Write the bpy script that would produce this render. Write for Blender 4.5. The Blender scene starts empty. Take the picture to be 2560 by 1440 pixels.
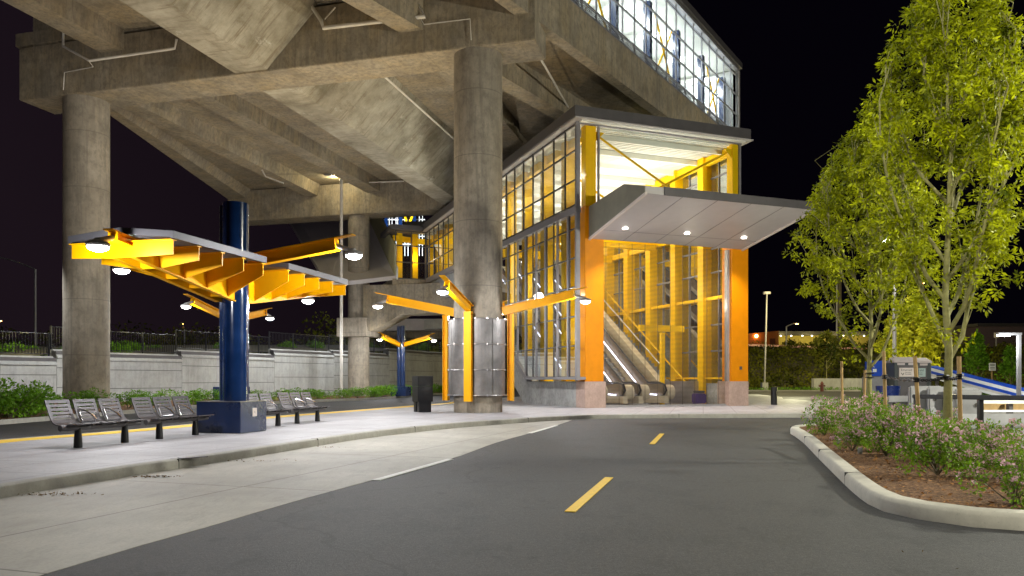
import bpy, bmesh, math, random
from mathutils import Vector, Matrix
import numpy as np
R = math.radians
F_PX, HY, CAMH = 1917.0, 948.0, 1.4
random.seed(7)
rng = np.random.default_rng(11)
C = bpy.context.scene.collection

def P(px, py, Y):                      # photo pixel at a known depth -> world point
    return Vector(((px - 1280) / F_PX * Y, Y, CAMH + (HY - py) / F_PX * Y))
def G(px, py, z=0.0):                  # photo pixel on the horizontal plane z
    Y = (CAMH - z) * F_PX / (py - HY)
    return Vector(((px - 1280) / F_PX * Y, Y, z))

class MB:
    def __init__(s): s.v = []; s.f = []
    def add(s, vs, fs):
        n = len(s.v); s.v += [tuple(v) for v in vs]; s.f += [tuple(i + n for i in f) for f in fs]
        return s
    def box(s, lo, hi):
        x0, y0, z0 = lo; x1, y1, z1 = hi
        vs = [(x, y, z) for z in (z0, z1) for (x, y) in ((x0, y0), (x1, y0), (x1, y1), (x0, y1))]
        return s.add(vs, [(0, 3, 2, 1), (4, 5, 6, 7), (0, 1, 5, 4), (1, 2, 6, 5), (2, 3, 7, 6), (3, 0, 4, 7)])
    def beam(s, p0, p1, w, h, up=(0, 0, 1)):
        p0 = Vector(p0); p1 = Vector(p1); d = (p1 - p0).normalized(); u = Vector(up)
        if abs(d.dot(u)) > .999: u = Vector((1, 0, 0))
        sd = d.cross(u).normalized(); u = sd.cross(d).normalized()
        vs = [p + sd * a * w / 2 + u * b * h / 2 for p in (p0, p1) for a, b in ((-1, -1), (1, -1), (1, 1), (-1, 1))]
        return s.add(vs, [(0, 3, 2, 1), (4, 5, 6, 7), (0, 1, 5, 4), (1, 2, 6, 5), (2, 3, 7, 6), (3, 0, 4, 7)])
    def ibeam(s, p0, p1, w, h, tf=.02, tw=.015):
        p0 = Vector(p0); p1 = Vector(p1); d = (p1 - p0).normalized(); sd = d.cross(Vector((0, 0, 1))).normalized(); u = sd.cross(d).normalized()
        s.beam(p0 + u * (h / 2 - tf / 2), p1 + u * (h / 2 - tf / 2), w, tf)
        s.beam(p0 - u * (h / 2 - tf / 2), p1 - u * (h / 2 - tf / 2), w, tf)
        return s.beam(p0, p1, tw, h - 2 * tf)
    def tube(s, pts, r, n=8, caps=True):
        pts = [Vector(p) for p in pts]; m = len(pts)
        rs = r if isinstance(r, (list, tuple)) else [r] * m
        base = len(s.v); ref = None
        for i, p in enumerate(pts):
            d = (pts[min(i + 1, m - 1)] - pts[max(i - 1, 0)]).normalized()
            if ref is None:
                ref = Vector((1, 0, 0)) if abs(d.x) < .9 else Vector((0, 1, 0))
            a = (ref - d * ref.dot(d)).normalized(); b = d.cross(a); ref = a
            for k in range(n):
                t = 2 * math.pi * k / n
                s.v.append(tuple(p + (a * math.cos(t) + b * math.sin(t)) * rs[i]))
        for i in range(m - 1):
            for k in range(n):
                k2 = (k + 1) % n; o = base + i * n
                s.f.append((o + k, o + k2, o + n + k2, o + n + k))
        if caps:
            s.f.append(tuple(base + k for k in range(n))[::-1]); s.f.append(tuple(base + (m - 1) * n + k for k in range(n)))
        return s
    def cyl(s, x, y, z0, z1, r0, r1=None, n=24, hx=None, hy=None):
        return s.tube([(x, y, z0), (x if hx is None else hx, y if hy is None else hy, z1)], [r0, r0 if r1 is None else r1], n)
    def ellipsoid(s, c, rx, ry, rz, n=14, m=8):
        base = len(s.v)
        for j in range(m + 1):
            ph = -math.pi / 2 + math.pi * j / m
            for k in range(n):
                t = 2 * math.pi * k / n
                s.v.append((c[0] + rx * math.cos(ph) * math.cos(t), c[1] + ry * math.cos(ph) * math.sin(t), c[2] + rz * math.sin(ph)))
        for j in range(m):
            for k in range(n):
                k2 = (k + 1) % n
                s.f.append((base + j * n + k, base + j * n + k2, base + (j + 1) * n + k2, base + (j + 1) * n + k))
        return s
    def extr(s, poly, vec):            # closed prism: a planar polygon swept along vec
        poly = [Vector(p) for p in poly]; vec = Vector(vec); n = len(poly)
        return s.add(poly + [p + vec for p in poly],
                     [tuple(range(n))[::-1], tuple(range(n, 2 * n))] + [(i, (i + 1) % n, n + (i + 1) % n, n + i) for i in range(n)])
    def loft(s, ringA, ringB):
        n = len(ringA)
        return s.add(list(ringA) + list(ringB), [tuple(range(n))[::-1], tuple(range(n, 2 * n))] + [(i, (i + 1) % n, n + (i + 1) % n, n + i) for i in range(n)])
    def slab(s, xy, z0, z1):
        return s.extr([(x, y, z0) for x, y in xy], (0, 0, z1 - z0))
    def build(s, name, m, parent=None, smooth=False, bevel=0.0, fix=True):
        me = bpy.data.meshes.new(name); me.from_pydata(s.v, [], s.f)
        if fix:
            bm = bmesh.new(); bm.from_mesh(me)
            bmesh.ops.recalc_face_normals(bm, faces=bm.faces)
            if bevel > 0:
                es = [e for e in bm.edges if len(e.link_faces) == 2 and e.calc_face_angle(0) > .6]
                bmesh.ops.bevel(bm, geom=es, offset=bevel, segments=2, affect='EDGES', clamp_overlap=True)
            bm.to_mesh(me); bm.free()
        o = bpy.data.objects.new(name, me); C.objects.link(o)
        me.materials.append(m)
        if smooth:
            me.shade_smooth()
            try:
                me.set_sharp_from_angle(angle=R(38))
            except Exception: pass
        if parent is not None: o.parent = parent
        return o

def tag(o, label=None, cat=None, group=None, kind=None):
    if label: o['label'] = label
    if cat: o['category'] = cat
    if group: o['group'] = group
    if kind: o['kind'] = kind
    return o
def thing(name, label, cat, loc=(0, 0, 0), rz=0.0, group=None):
    o = bpy.data.objects.new(name, None); C.objects.link(o)
    o.location = loc; o.rotation_euler = (0, 0, rz); o.empty_display_size = .2
    return tag(o, label, cat, group)
def struct(name, mb, m, **k): return tag(mb.build(name, m, **k), kind='structure')
def dup(root, loc=None, rz=None, label=None, group=None, scale=None):
    r = root.copy(); C.objects.link(r)
    if loc is not None: r.location = loc
    if rz is not None: r.rotation_euler = (0, 0, rz)
    if scale is not None: r.scale = (scale,) * 3 if not isinstance(scale, tuple) else scale
    if label: r['label'] = label
    if group: r['group'] = group
    for ch in list(root.children):
        c = ch.copy(); C.objects.link(c); c.parent = r
        for g in list(ch.children):
            d = g.copy(); C.objects.link(d); d.parent = c
    return r

# ------------------------------------------------------------------ materials
class NT:
    def __init__(s, name):
        s.m = bpy.data.materials.new(name); s.m.use_nodes = True; s.t = s.m.node_tree
        s.b = s.t.nodes['Principled BSDF']; s.o = s.t.nodes['Material Output']
        s.tc = s.t.nodes.new('ShaderNodeTexCoord')
    def n(s, typ, **k):
        nd = s.t.nodes.new(typ)
        for a, b in k.items(): setattr(nd, a, b)
        return nd
    def l(s, a, b): s.t.links.new(a, b)
    def co(s, scale=(1, 1, 1), rot=0.0, src='Object'):
        mp = s.n('ShaderNodeMapping'); mp.inputs['Scale'].default_value = scale; mp.inputs['Rotation'].default_value = (0, 0, rot)
        s.l(s.tc.outputs[src], mp.inputs['Vector']); return mp.outputs['Vector']
    def noise(s, scale, detail=4, rough=.6, vec=None):
        t = s.n('ShaderNodeTexNoise'); t.inputs['Scale'].default_value = scale; t.inputs['Detail'].default_value = detail
        t.inputs['Roughness'].default_value = rough
        s.l(vec if vec is not None else s.tc.outputs['Object'], t.inputs['Vector']); return t.outputs['Fac']
    def ramp(s, fac, stops):
        r = s.n('ShaderNodeValToRGB'); e = r.color_ramp.elements
        while len(e) < len(stops): e.new(.5)
        for i, (p, c) in enumerate(stops):
            e[i].position = p; e[i].color = (c if len(c) == 4 else (*c, 1)) if isinstance(c, tuple) else (c, c, c, 1)
        s.l(fac, r.inputs['Fac']); return r.outputs['Color']
    def mix(s, fac, a, b, mode='MIX'):
        x = s.n('ShaderNodeMix', data_type='RGBA', blend_type=mode)
        for sock, v in ((x.inputs[0], fac), (x.inputs[6], a), (x.inputs[7], b)):
            if hasattr(v, 'links'): s.l(v, sock)
            elif isinstance(v, tuple): sock.default_value = (*v, 1) if len(v) == 3 else v
            else: sock.default_value = v
        return x.outputs[2]
    def math(s, op, a, b=0.0):
        x = s.n('ShaderNodeMath', operation=op)
        for sock, v in ((x.inputs[0], a), (x.inputs[1], b)):
            if hasattr(v, 'links'): s.l(v, sock)
            else: sock.default_value = v
        return x.outputs[0]
    def bump(s, h, strength=.3, dist=.02):
        b = s.n('ShaderNodeBump'); b.inputs['Strength'].default_value = strength; b.inputs['Distance'].default_value = dist
        s.l(h, b.inputs['Height']); s.l(b.outputs['Normal'], s.b.inputs['Normal'])

def sc(c, k): return tuple(min(1, x * k) for x in c)

def concrete(name, col, var=.35, streak=.35, joint=0.0, jx=0.0, warm=(.30, .24, .14), warmth=.3, rough=.85, bumps=.25, coord='Object', blot=1.0):
    s = NT(name)
    big = s.noise(.55 * blot, 5, .65, s.co(src=coord))
    fine = s.noise(9, 6, .7, s.co(src=coord))
    c = s.mix(s.ramp(big, [(.3, 0.0), (.7, 1.0)]), sc(col, 1 - var), sc(col, 1 + var * .6))
    w = s.noise(.9, 4, .6, s.co((1, 1, .6), 1.3, coord))
    c = s.mix(s.math('MULTIPLY', s.ramp(w, [(.42, 0.0), (.68, 1.0)]), warmth), c, warm)
    c = s.mix(s.math('MULTIPLY', s.ramp(fine, [(.35, 0.0), (.75, 1.0)]), .25), c, sc(col, .55))
    if streak:
        st = s.noise(1.0, 5, .7, s.co((5, 5, .35), .3, coord))
        c = s.mix(s.math('MULTIPLY', s.ramp(st, [(.45, 0.0), (.7, 1.0)]), streak), c, sc(col, .5))
    if joint:
        sx = s.n('ShaderNodeSeparateXYZ'); s.l(s.tc.outputs[coord], sx.inputs[0])
        fr = s.math('FRACT', s.math('DIVIDE', sx.outputs['Z'], joint))
        ln = s.math('LESS_THAN', fr, .035 / joint)
        c = s.mix(s.math('MULTIPLY', ln, .5), c, sc(col, .35))
    if jx:
        sx = s.n('ShaderNodeSeparateXYZ'); s.l(s.tc.outputs[coord], sx.inputs[0])
        for ax in ('X', 'Y'):
            ln = s.math('LESS_THAN', s.math('FRACT', s.math('DIVIDE', sx.outputs[ax], jx)), .022 / jx)
            c = s.mix(s.math('MULTIPLY', ln, .45), c, sc(col, .4))
    mid = s.noise(3.2 * blot, 7, .75, s.co((1, 1, .7), .9, coord))
    c = s.mix(s.math('MULTIPLY', s.ramp(mid, [(.46, 0.0), (.64, 1.0)]), min(.75, var * 1.35)), c, sc(col, .38))
    pit = s.noise(26, 3, .8, s.co(src=coord))
    c = s.mix(s.math('MULTIPLY', s.ramp(pit, [(.60, 0.0), (.70, 1.0)]), .35), c, sc(col, .3))
    s.l(c, s.b.inputs['Base Color']); s.b.inputs['Roughness'].default_value = rough
    s.bump(s.math('ADD', fine, s.math('MULTIPLY', big, .6)), bumps, .02)
    return s.m

def paint(name, col, rough=.35, metal=0.0, var=.12, coat=0.0, scale=2.5, bumps=.04):
    s = NT(name)
    a = s.noise(scale, 4, .6); b = s.noise(40, 3, .6)
    c = s.mix(s.ramp(a, [(.3, 0.0), (.7, 1.0)]), sc(col, 1 - var), sc(col, 1 + var))
    s.l(c, s.b.inputs['Base Color']); s.b.inputs['Metallic'].default_value = metal
    stn = s.noise(1.0, 6, .75, s.co((9, 9, .8)))
    c = s.mix(s.math('MULTIPLY', s.ramp(stn, [(.5, 0.0), (.72, 1.0)]), min(.35, var * 3.5)), c, sc(col, .45))
    r = s.n('ShaderNodeMapRange'); s.l(a, r.inputs['Value']); r.inputs['To Min'].default_value = max(0, rough - .1); r.inputs['To Max'].default_value = rough + .12
    s.l(r.outputs[0], s.b.inputs['Roughness'])
    if max(col) > .6 and metal == 0: s.b.inputs['Specular IOR Level'].default_value = .2
    if coat: s.b.inputs['Coat Weight'].default_value = coat
    if bumps: s.bump(b, bumps, .005)
    return s.m

def emit(name, col, strength):
    s = NT(name); s.b.inputs['Base Color'].default_value = (.8, .8, .8, 1)
    s.b.inputs['Emission Color'].default_value = (*col, 1); s.b.inputs['Emission Strength'].default_value = strength
    return s.m

def glass(name, tint=(.9, .95, .95), refl=.10):
    s = NT(name); tr = s.n('ShaderNodeBsdfTransparent'); tr.inputs['Color'].default_value = (*tint, 1)
    gl = s.n('ShaderNodeBsdfGlossy'); gl.inputs['Roughness'].default_value = .02; gl.inputs['Color'].default_value = (.9, .95, 1, 1)
    fr = s.n('ShaderNodeFresnel'); fr.inputs['IOR'].default_value = 1.22
    mx = s.n('ShaderNodeMixShader'); s.l(s.math('MINIMUM', s.math('ADD', fr.outputs[0], refl * .3), .6), mx.inputs[0]); s.l(tr.outputs[0], mx.inputs[1]); s.l(gl.outputs[0], mx.inputs[2])
    s.l(mx.outputs[0], s.o.inputs['Surface']); s.t.nodes.remove(s.b)
    return s.m

def leafmat(name, dark, light, trans=.35, scale=1.6, hue=(.3, .12, .02), hueamt=.25):
    s = NT(name)
    n1 = s.noise(scale, 3, .6); n2 = s.noise(scale * 9, 2, .6)
    c = s.mix(s.ramp(n1, [(.33, 0.0), (.66, 1.0)]), dark, light)
    c = s.mix(s.math('MULTIPLY', s.ramp(n2, [(.5, 0.0), (.75, 1.0)]), hueamt), c, hue)
    s.l(c, s.b.inputs['Base Color']); s.b.inputs['Roughness'].default_value = .6; s.b.inputs['Specular IOR Level'].default_value = .2
    tr = s.n('ShaderNodeBsdfTranslucent'); s.l(c, tr.inputs['Color'])
    mx = s.n('ShaderNodeMixShader'); mx.inputs[0].default_value = trans
    s.l(s.b.outputs[0], mx.inputs[1]); s.l(tr.outputs[0], mx.inputs[2]); s.l(mx.outputs[0], s.o.inputs['Surface'])
    return s.m

YEL = (.86, .41, .001)
M = {}
M['conc_dark'] = concrete('viaduct concrete', (.34, .29, .215), .42, .65, jx=1.83, warmth=.4, warm=(.46, .33, .15), blot=1.6, bumps=.4)
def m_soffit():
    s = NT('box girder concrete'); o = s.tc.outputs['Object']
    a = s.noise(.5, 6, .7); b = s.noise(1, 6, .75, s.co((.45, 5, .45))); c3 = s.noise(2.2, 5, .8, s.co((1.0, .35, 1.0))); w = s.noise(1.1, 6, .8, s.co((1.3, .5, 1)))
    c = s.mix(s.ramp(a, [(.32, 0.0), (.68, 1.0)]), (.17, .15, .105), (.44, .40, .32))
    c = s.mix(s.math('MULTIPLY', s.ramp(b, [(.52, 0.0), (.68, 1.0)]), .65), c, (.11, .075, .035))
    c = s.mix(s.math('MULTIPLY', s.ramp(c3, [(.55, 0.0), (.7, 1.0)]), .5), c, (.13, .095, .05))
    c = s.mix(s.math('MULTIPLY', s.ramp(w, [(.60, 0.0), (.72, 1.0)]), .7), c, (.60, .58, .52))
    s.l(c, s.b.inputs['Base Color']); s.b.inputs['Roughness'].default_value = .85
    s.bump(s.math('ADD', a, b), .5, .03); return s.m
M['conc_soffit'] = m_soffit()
M['conc_col'] = concrete('column concrete', (.37, .32, .25), .4, .75, joint=2.44, warmth=.25, warm=(.27, .21, .13))
M['conc_wall'] = concrete('wall concrete', (.43, .43, .41), .2, .4, warmth=.12)
M['conc_base'] = concrete('station base concrete', (.40, .40, .39), .35, .3, warmth=.08, blot=2)
M['kerb'] = concrete('kerb concrete', (.40, .39, .35), .18, .15, warmth=.15, blot=2)
M['kerb2'] = concrete('planter kerb concrete', (.58, .55, .47), .12, .12, warmth=.1, blot=2)
M['plinth'] = concrete('pinkish plinth stone', (.50, .36, .30), .2, .1, warmth=.05, blot=4)
M['yellow'] = paint('yellow steel paint', YEL, .4, var=.06)
M['orange'] = paint('orange yellow column paint', (.68, .235, .0004), .42, var=.07)
M['blue'] = paint('dark blue steel paint', (.004, .019, .075), .18, var=.2, coat=.5)
M['bluebox'] = paint('blue planter box paint', (.012, .026, .085), .28, var=.2, coat=.2)
M['grey'] = paint('grey metal', (.30, .29, .29), .45, .3)
M['dgrey'] = paint('dark grey metal', (.085, .078, .08), .5, .2)
M['mull'] = paint('anodised mullion', (.21, .20, .21), .45, .15)
M['mulld'] = paint('dark mullion', (.06, .06, .065), .4, .5)
M['sroof'] = paint('shelter roof metal', (.065, .063, .07), .5, .1, var=.1)
M['grille'] = paint('grille steel', (.06, .05, .045), .5, .3, bumps=0)
M['yellow_in'] = paint('interior yellow steel', (.86, .50, .001), .45, var=.05)
M['panel'] = paint('light grey canopy panel', (.46, .43, .42), .45, .1, var=.05)
M['white'] = paint('white paint', (.78, .78, .76), .45, var=.04)
M['offw'] = paint('off white ceiling', (.74, .73, .66), .6, var=.05)
M['pipe'] = paint('white drain pipe', (.62, .58, .52), .5, var=.12)
M['black'] = paint('black metal', (.012, .012, .014), .35, .2)
M['bench'] = paint('grey powder coated bench metal', (.075, .068, .073), .42, .2, var=.08)
M['alu'] = paint('polished aluminium', (.75, .75, .77), .22, 1.0, var=.06)
M['steel'] = paint('brushed stainless steel', (.40, .38, .37), .3, .85, var=.2, scale=1.2)
M['jacket'] = paint('galvanised column jacket', (.24, .225, .215), .5, .5, var=.35, scale=1.4)
M['balus'] = paint('bronze balustrade panel', (.20, .15, .09), .4, .4)
M['beige'] = paint('beige cladding', (.52, .45, .33), .5, .1, var=.08)
M['glass'] = glass('clear glass')
M['lens'] = emit('lamp lens', (1, .98, .94), 45)
M['lens_o'] = emit('sodium lamp lens', (1, .42, .10), 30)
M['lens_w'] = emit('small white lamp lens', (1, .95, .8), 7)
M['downl'] = emit('downlight lens', (1, .95, .85), 18)
M['bark'] = concrete('young tree bark', (.25, .235, .085), .25, .4, warmth=.2, warm=(.3, .2, .06), blot=6, bumps=.3)
M['barkd'] = concrete('dark bark', (.16, .13, .08), .2, .3, blot=6)
M['stake'] = concrete('round timber stake', (.42, .28, .12), .2, .45, warmth=.3, warm=(.5, .3, .1), blot=5)
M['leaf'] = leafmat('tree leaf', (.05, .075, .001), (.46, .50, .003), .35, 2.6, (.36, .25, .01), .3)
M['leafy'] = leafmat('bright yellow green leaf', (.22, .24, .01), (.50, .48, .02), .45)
M['leafs'] = leafmat('shrub leaf', (.07, .17, .012), (.24, .44, .02), .3, 3, (.34, .15, .04), .45)
M['leafg'] = leafmat('green ground shrub leaf', (.06, .15, .01), (.20, .42, .02), .3, 2.5, (.2, .2, .03), .2)
M['leafh'] = leafmat('hillside leaf', (.02, .035, .004), (.17, .18, .012), .2, .3, (.2, .12, .02), .4)
M['flower'] = leafmat('pale pink flower', (.50, .27, .34), (.78, .52, .58), .2, 8, (.8, .6, .62), .3)
M['bluep'] = paint('bright blue plastic', (.01, .07, .50), .35, var=.08)
M['dbluep'] = paint('dark blue plastic', (.006, .02, .13), .25, var=.1, coat=.3)
M['cone'] = paint('orange plastic', (.85, .22, .01), .4)
M['toilet'] = paint('dark green grey plastic', (.045, .055, .055), .45)
M['toiletr'] = paint('pale roof plastic', (.46, .40, .38), .5)
M['barrier'] = paint('grey white plastic barrier', (.25, .25, .26), .5, var=.15)
M['pink'] = paint('pale sign face', (.62, .55, .50), .5, var=.03)
M['ink'] = paint('dark print', (.05, .045, .04), .6, var=0, bumps=0)
M['toiletg'] = paint('pale green sign face', (.36, .46, .43), .5, var=.03)
M['lens_win'] = emit('lit window', (1, .8, .4), .8)
M['purple'] = paint('purple plastic', (.06, .03, .16), .4)
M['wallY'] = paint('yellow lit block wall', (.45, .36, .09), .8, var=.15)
M['lineW'] = paint('white road paint', (.72, .72, .68), .6, var=.1, scale=20)
M['lineY'] = paint('yellow road paint', (.72, .48, .06), .6, var=.12, scale=20)

def m_asphalt():
    s = NT('asphalt'); n = s.noise(.35, 5, .6); f = s.noise(34, 4, .9); g = s.noise(60, 2, .8)
    c = s.mix(s.ramp(n, [(.3, 0.0), (.68, 1.0)]), (.017, .017, .0185), (.042, .041, .044))
    n2 = s.noise(1.0, 6, .7, s.co((1.6, .22, 1), R(-14)))
    c = s.mix(s.math('MULTIPLY', s.ramp(n2, [(.45, 0.0), (.7, 1.0)]), .5), c, (.035, .033, .033))
    c = s.mix(s.math('MULTIPLY', s.ramp(f, [(.44, 0.0), (.60, 1.0)]), .7), c, (.060, .058, .058))
    h = s.noise(24, 4, .85)
    c = s.mix(s.math('MULTIPLY', s.ramp(h, [(.50, 0.0), (.62, 1.0)]), .6), c, (.022, .021, .021))
    c = s.mix(s.ramp(g, [(.60, 0.0), (.70, 1.0)]), c, (.15, .145, .14))
    st = s.noise(.8, 6, .8, s.co((1, .6, 1), 2.1))
    c = s.mix(s.math('MULTIPLY', s.ramp(st, [(.50, 0.0), (.62, 1.0)]), .6), c, (.017, .017, .018))
    gr2 = s.noise(15, 5, .9)
    c = s.mix(s.math('MULTIPLY', s.ramp(gr2, [(.5, 0.0), (.6, 1.0)]), .5), c, (.070, .068, .069))
    vor = s.n('ShaderNodeTexVoronoi'); vor.feature = 'DISTANCE_TO_EDGE'; vor.inputs['Scale'].default_value = .16
    wv = s.n('ShaderNodeVectorMath', operation='ADD'); s.l(s.tc.outputs['Object'], wv.inputs[0]); nz = s.n('ShaderNodeTexNoise'); nz.inputs['Scale'].default_value = 1.2; nz.inputs['Detail'].default_value = 6; s.l(s.tc.outputs['Object'], nz.inputs['Vector']); s.l(nz.outputs['Color'], wv.inputs[1]); s.l(wv.outputs[0], vor.inputs['Vector'])
    dr = s.noise(2.6, 2, .5); c = s.mix(s.math('MULTIPLY', s.ramp(dr, [(.68, 0.0), (.72, 1.0)]), .55), c, (.016, .015, .016))
    cr = s.math('MULTIPLY', s.math('LESS_THAN', vor.outputs['Distance'], .0035), .55)
    c = s.mix(cr, c, (.018, .017, .017))
    s.l(c, s.b.inputs['Base Color']); s.b.inputs['Roughness'].default_value = .75
    s.bump(s.math('ADD', f, g), .6, .008); return s.m
def m_pave():
    s = NT('platform paving'); n = s.noise(.6, 5, .6); f = s.noise(30, 4, .7)
    c = s.mix(s.ramp(n, [(.3, 0.0), (.7, 1.0)]), (.28, .275, .29), (.42, .41, .43))
    c = s.mix(s.math('MULTIPLY', s.ramp(f, [(.45, 0.0), (.62, 1.0)]), .4), c, (.24, .225, .23))
    st = s.noise(1.6, 6, .75); c = s.mix(s.math('MULTIPLY', s.ramp(st, [(.52, 0.0), (.66, 1.0)]), .35), c, (.22, .205, .20))
    sp_ = s.noise(13, 2, .5); c = s.mix(s.math('MULTIPLY', s.ramp(sp_, [(.70, 0.0), (.73, 1.0)]), .6), c, (.10, .09, .09))
    b = s.n('ShaderNodeTexBrick'); b.offset = 0.0
    s.l(s.co((1, 1, 1), R(-76)), b.inputs['Vector'])
    for k, v in (('Scale', 1.0), ('Mortar Size', .013), ('Mortar Smooth', .1), ('Brick Width', 1.2), ('Row Height', 1.2)): b.inputs[k].default_value = v
    c = s.mix(s.math('MULTIPLY', b.outputs['Fac'], .7), c, (.13, .12, .12))
    s.l(c, s.b.inputs['Base Color']); s.b.inputs['Roughness'].default_value = .62
    s.bump(f, .15, .005); return s.m
def m_lane():
    s = NT('concrete bus lane'); n = s.noise(.5, 5, .65); f = s.noise(35, 4, .7); st = s.noise(1, 5, .7, s.co((9, .7, 1), R(20)))
    c = s.mix(s.ramp(n, [(.3, 0.0), (.7, 1.0)]), (.29, .275, .24), (.47, .445, .385))
    c = s.mix(s.math('MULTIPLY', s.ramp(st, [(.48, 0.0), (.75, 1.0)]), .35), c, (.30, .28, .24))
    c = s.mix(s.math('MULTIPLY', s.ramp(f, [(.46, 0.0), (.62, 1.0)]), .45), c, (.27, .25, .22))
    md = s.noise(2.2, 6, .8, s.co((1.5, .6, 1), R(18))); c = s.mix(s.math('MULTIPLY', s.ramp(md, [(.5, 0.0), (.64, 1.0)]), .5), c, (.25, .235, .20))
    b = s.n('ShaderNodeTexBrick'); b.offset = 0.0
    s.l(s.co((1, 1, 1), R(-72)), b.inputs['Vector'])
    for k, v in (('Scale', 1.0), ('Mortar Size', .014), ('Mortar Smooth', .1), ('Brick Width', 4.2), ('Row Height', 3.2)): b.inputs[k].default_value = v
    c = s.mix(s.math('MULTIPLY', b.outputs['Fac'], .75), c, (.10, .09, .08))
    s.l(c, s.b.inputs['Base Color']); s.b.inputs['Roughness'].default_value = .7
    s.bump(s.math('ADD', f, st), .2, .006); return s.m
def m_mulch():
    s = NT('bark mulch'); v = s.n('ShaderNodeTexVoronoi'); v.inputs['Scale'].default_value = 30; s.l(s.co((1, 1.8, 1), .6), v.inputs['Vector'])
    n = s.noise(3, 4, .6)
    c = s.ramp(v.outputs['Color'], [(.0, (.022, .009, .003)), (.45, (.14, .060, .016)), (1.0, (.50, .26, .10))])
    c = s.mix(s.math('MULTIPLY', n, .5), c, (.05, .02, .008), 'MIX')
    s.l(c, s.b.inputs['Base Color']); s.b.inputs['Roughness'].default_value = .95
    s.bump(v.outputs['Distance'], 1.0, .03); return s.m
def m_ground():
    s = NT('dark ground'); n = s.noise(.2, 4, .6)
    c = s.mix(n, (.05, .045, .03), (.09, .08, .05)); s.l(c, s.b.inputs['Base Color']); s.b.inputs['Roughness'].default_value = .9; return s.m
M['asphalt'] = m_asphalt(); M['pave'] = m_pave(); M['lane'] = m_lane(); M['mulch'] = m_mulch(); M['ground'] = m_ground()

def text_obj(txt, size, m, parent, loc, rot, name='lettering', ext=.002):
    cu = bpy.data.curves.new(name, 'FONT'); cu.body = txt; cu.size = size; cu.extrude = ext; cu.align_x = 'LEFT'
    tmp = bpy.data.objects.new('tmp_text', cu); C.objects.link(tmp); bpy.context.view_layer.update()
    me = bpy.data.meshes.new_from_object(tmp.evaluated_get(bpy.context.evaluated_depsgraph_get())); me.name = name
    bpy.data.objects.remove(tmp); me.materials.clear(); me.materials.append(m)
    o = bpy.data.objects.new(name, me); C.objects.link(o)
    o.parent = parent; o.location = loc; o.rotation_euler = rot
    return o
LIGHTS = []
def light(kind, loc, power, col=(1, .95, .86), radius=.15, rot=None, size=None, spot=None, blend=.6):
    d = bpy.data.lights.new('lamp_or_fill_light', kind); d.energy = power; d.color = col  # one name shared by lamps and added fill lights
    if kind in ('POINT', 'SPOT'): d.shadow_soft_size = radius
    if kind == 'SPOT': d.spot_size = R(spot); d.spot_blend = blend
    if kind == 'AREA': d.shape = 'RECTANGLE'; d.size, d.size_y = size
    o = bpy.data.objects.new('lamp_or_fill_light', d); C.objects.link(o); o.location = loc
    if rot is not None: o.rotation_euler = rot
    return o

# leaf quads from arrays of centres
def leaf_mesh(cent, size, aspect=.45, droop=.3, jitter=.35, seed=1, dirs=None):
    r = np.random.default_rng(seed); n = len(cent)
    d = r.normal(size=(n, 3)) if dirs is None else dirs + r.normal(size=(n, 3)) * .45
    d[:, 2] -= droop; d /= np.linalg.norm(d, axis=1)[:, None]
    q = r.normal(size=(n, 3)); w = np.cross(d, q); w /= np.linalg.norm(w, axis=1)[:, None] + 1e-9
    s = size * (1 + jitter * r.uniform(-1, 1, n))[:, None]
    a = cent; b = cent + d * s * .5 + w * s * aspect * .5; c_ = cent + d * s; e = cent + d * s * .5 - w * s * aspect * .5
    v = np.stack([a, b, c_, e], 1).reshape(-1, 3)
    return v
def quads_obj(name, v, m, parent=None):
    n = len(v) // 4; me = bpy.data.meshes.new(name)
    me.vertices.add(len(v)); me.vertices.foreach_set('co', v.astype(np.float32).ravel())
    me.loops.add(n * 4); me.loops.foreach_set('vertex_index', np.arange(n * 4, dtype=np.int32))
    me.polygons.add(n); me.polygons.foreach_set('loop_start', np.arange(0, n * 4, 4, dtype=np.int32))
    try: me.polygons.foreach_set('loop_total', np.full(n, 4, dtype=np.int32))
    except Exception: pass
    me.update(calc_edges=True); me.validate()
    o = bpy.data.objects.new(name, me); C.objects.link(o); me.materials.append(m)
    if parent is not None: o.parent = parent
    return o
# ================================================================== GROUND
gb = MB().slab([(-700, -60), (900, -60), (900, 900), (-700, 900)], -.5, -.03)
struct('ground', gb, M['ground'])
struct('road', MB().slab([(-60, -20), (70, -20), (90, 101), (-40, 101)], -.025, 0.0), M['asphalt'])
# platform island
near = [(-6.6, -12), (-6.35, 2), (-6.0, 8.97), (-5.89, 9.56), (-5.45, 11.2), (-4.93, 12.84), (-4.3, 15.2), (-3.55, 17.9), (-2.55, 20.2), (-1.4, 22.3), (0, 24.1), (1.0, 25.35), (1.93, 26.3), (2.8, 27.0), (4.2, 27.35), (6, 27.55), (11.05, 27.95), (16, 28.4), (34, 30)]
yel = [(-11.6, -12), (-11.3, 4), (-11.0, 11), (-10.5, 15.8), (-9.7, 17.9), (-8.9, 21.2), (-8.1, 25.6), (-6.8, 29.6), (-4.7, 36.3), (-3.6, 39.9), (-3.1, 44)]
isl = near + [(34, 46), (17.8, 45.5), (17.3, 48.9), (19, 54), (20.5, 64), (4, 66)] + yel[::-1]
def offset(path, d):
    out = []
    for i, p in enumerate(path):
        a = Vector(path[max(i - 1, 0)]); b = Vector(path[min(i + 1, len(path) - 1)]); t = (b - a).normalized()
        out.append((p[0] - t.y * d, p[1] + t.x * d))
    return out
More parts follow.
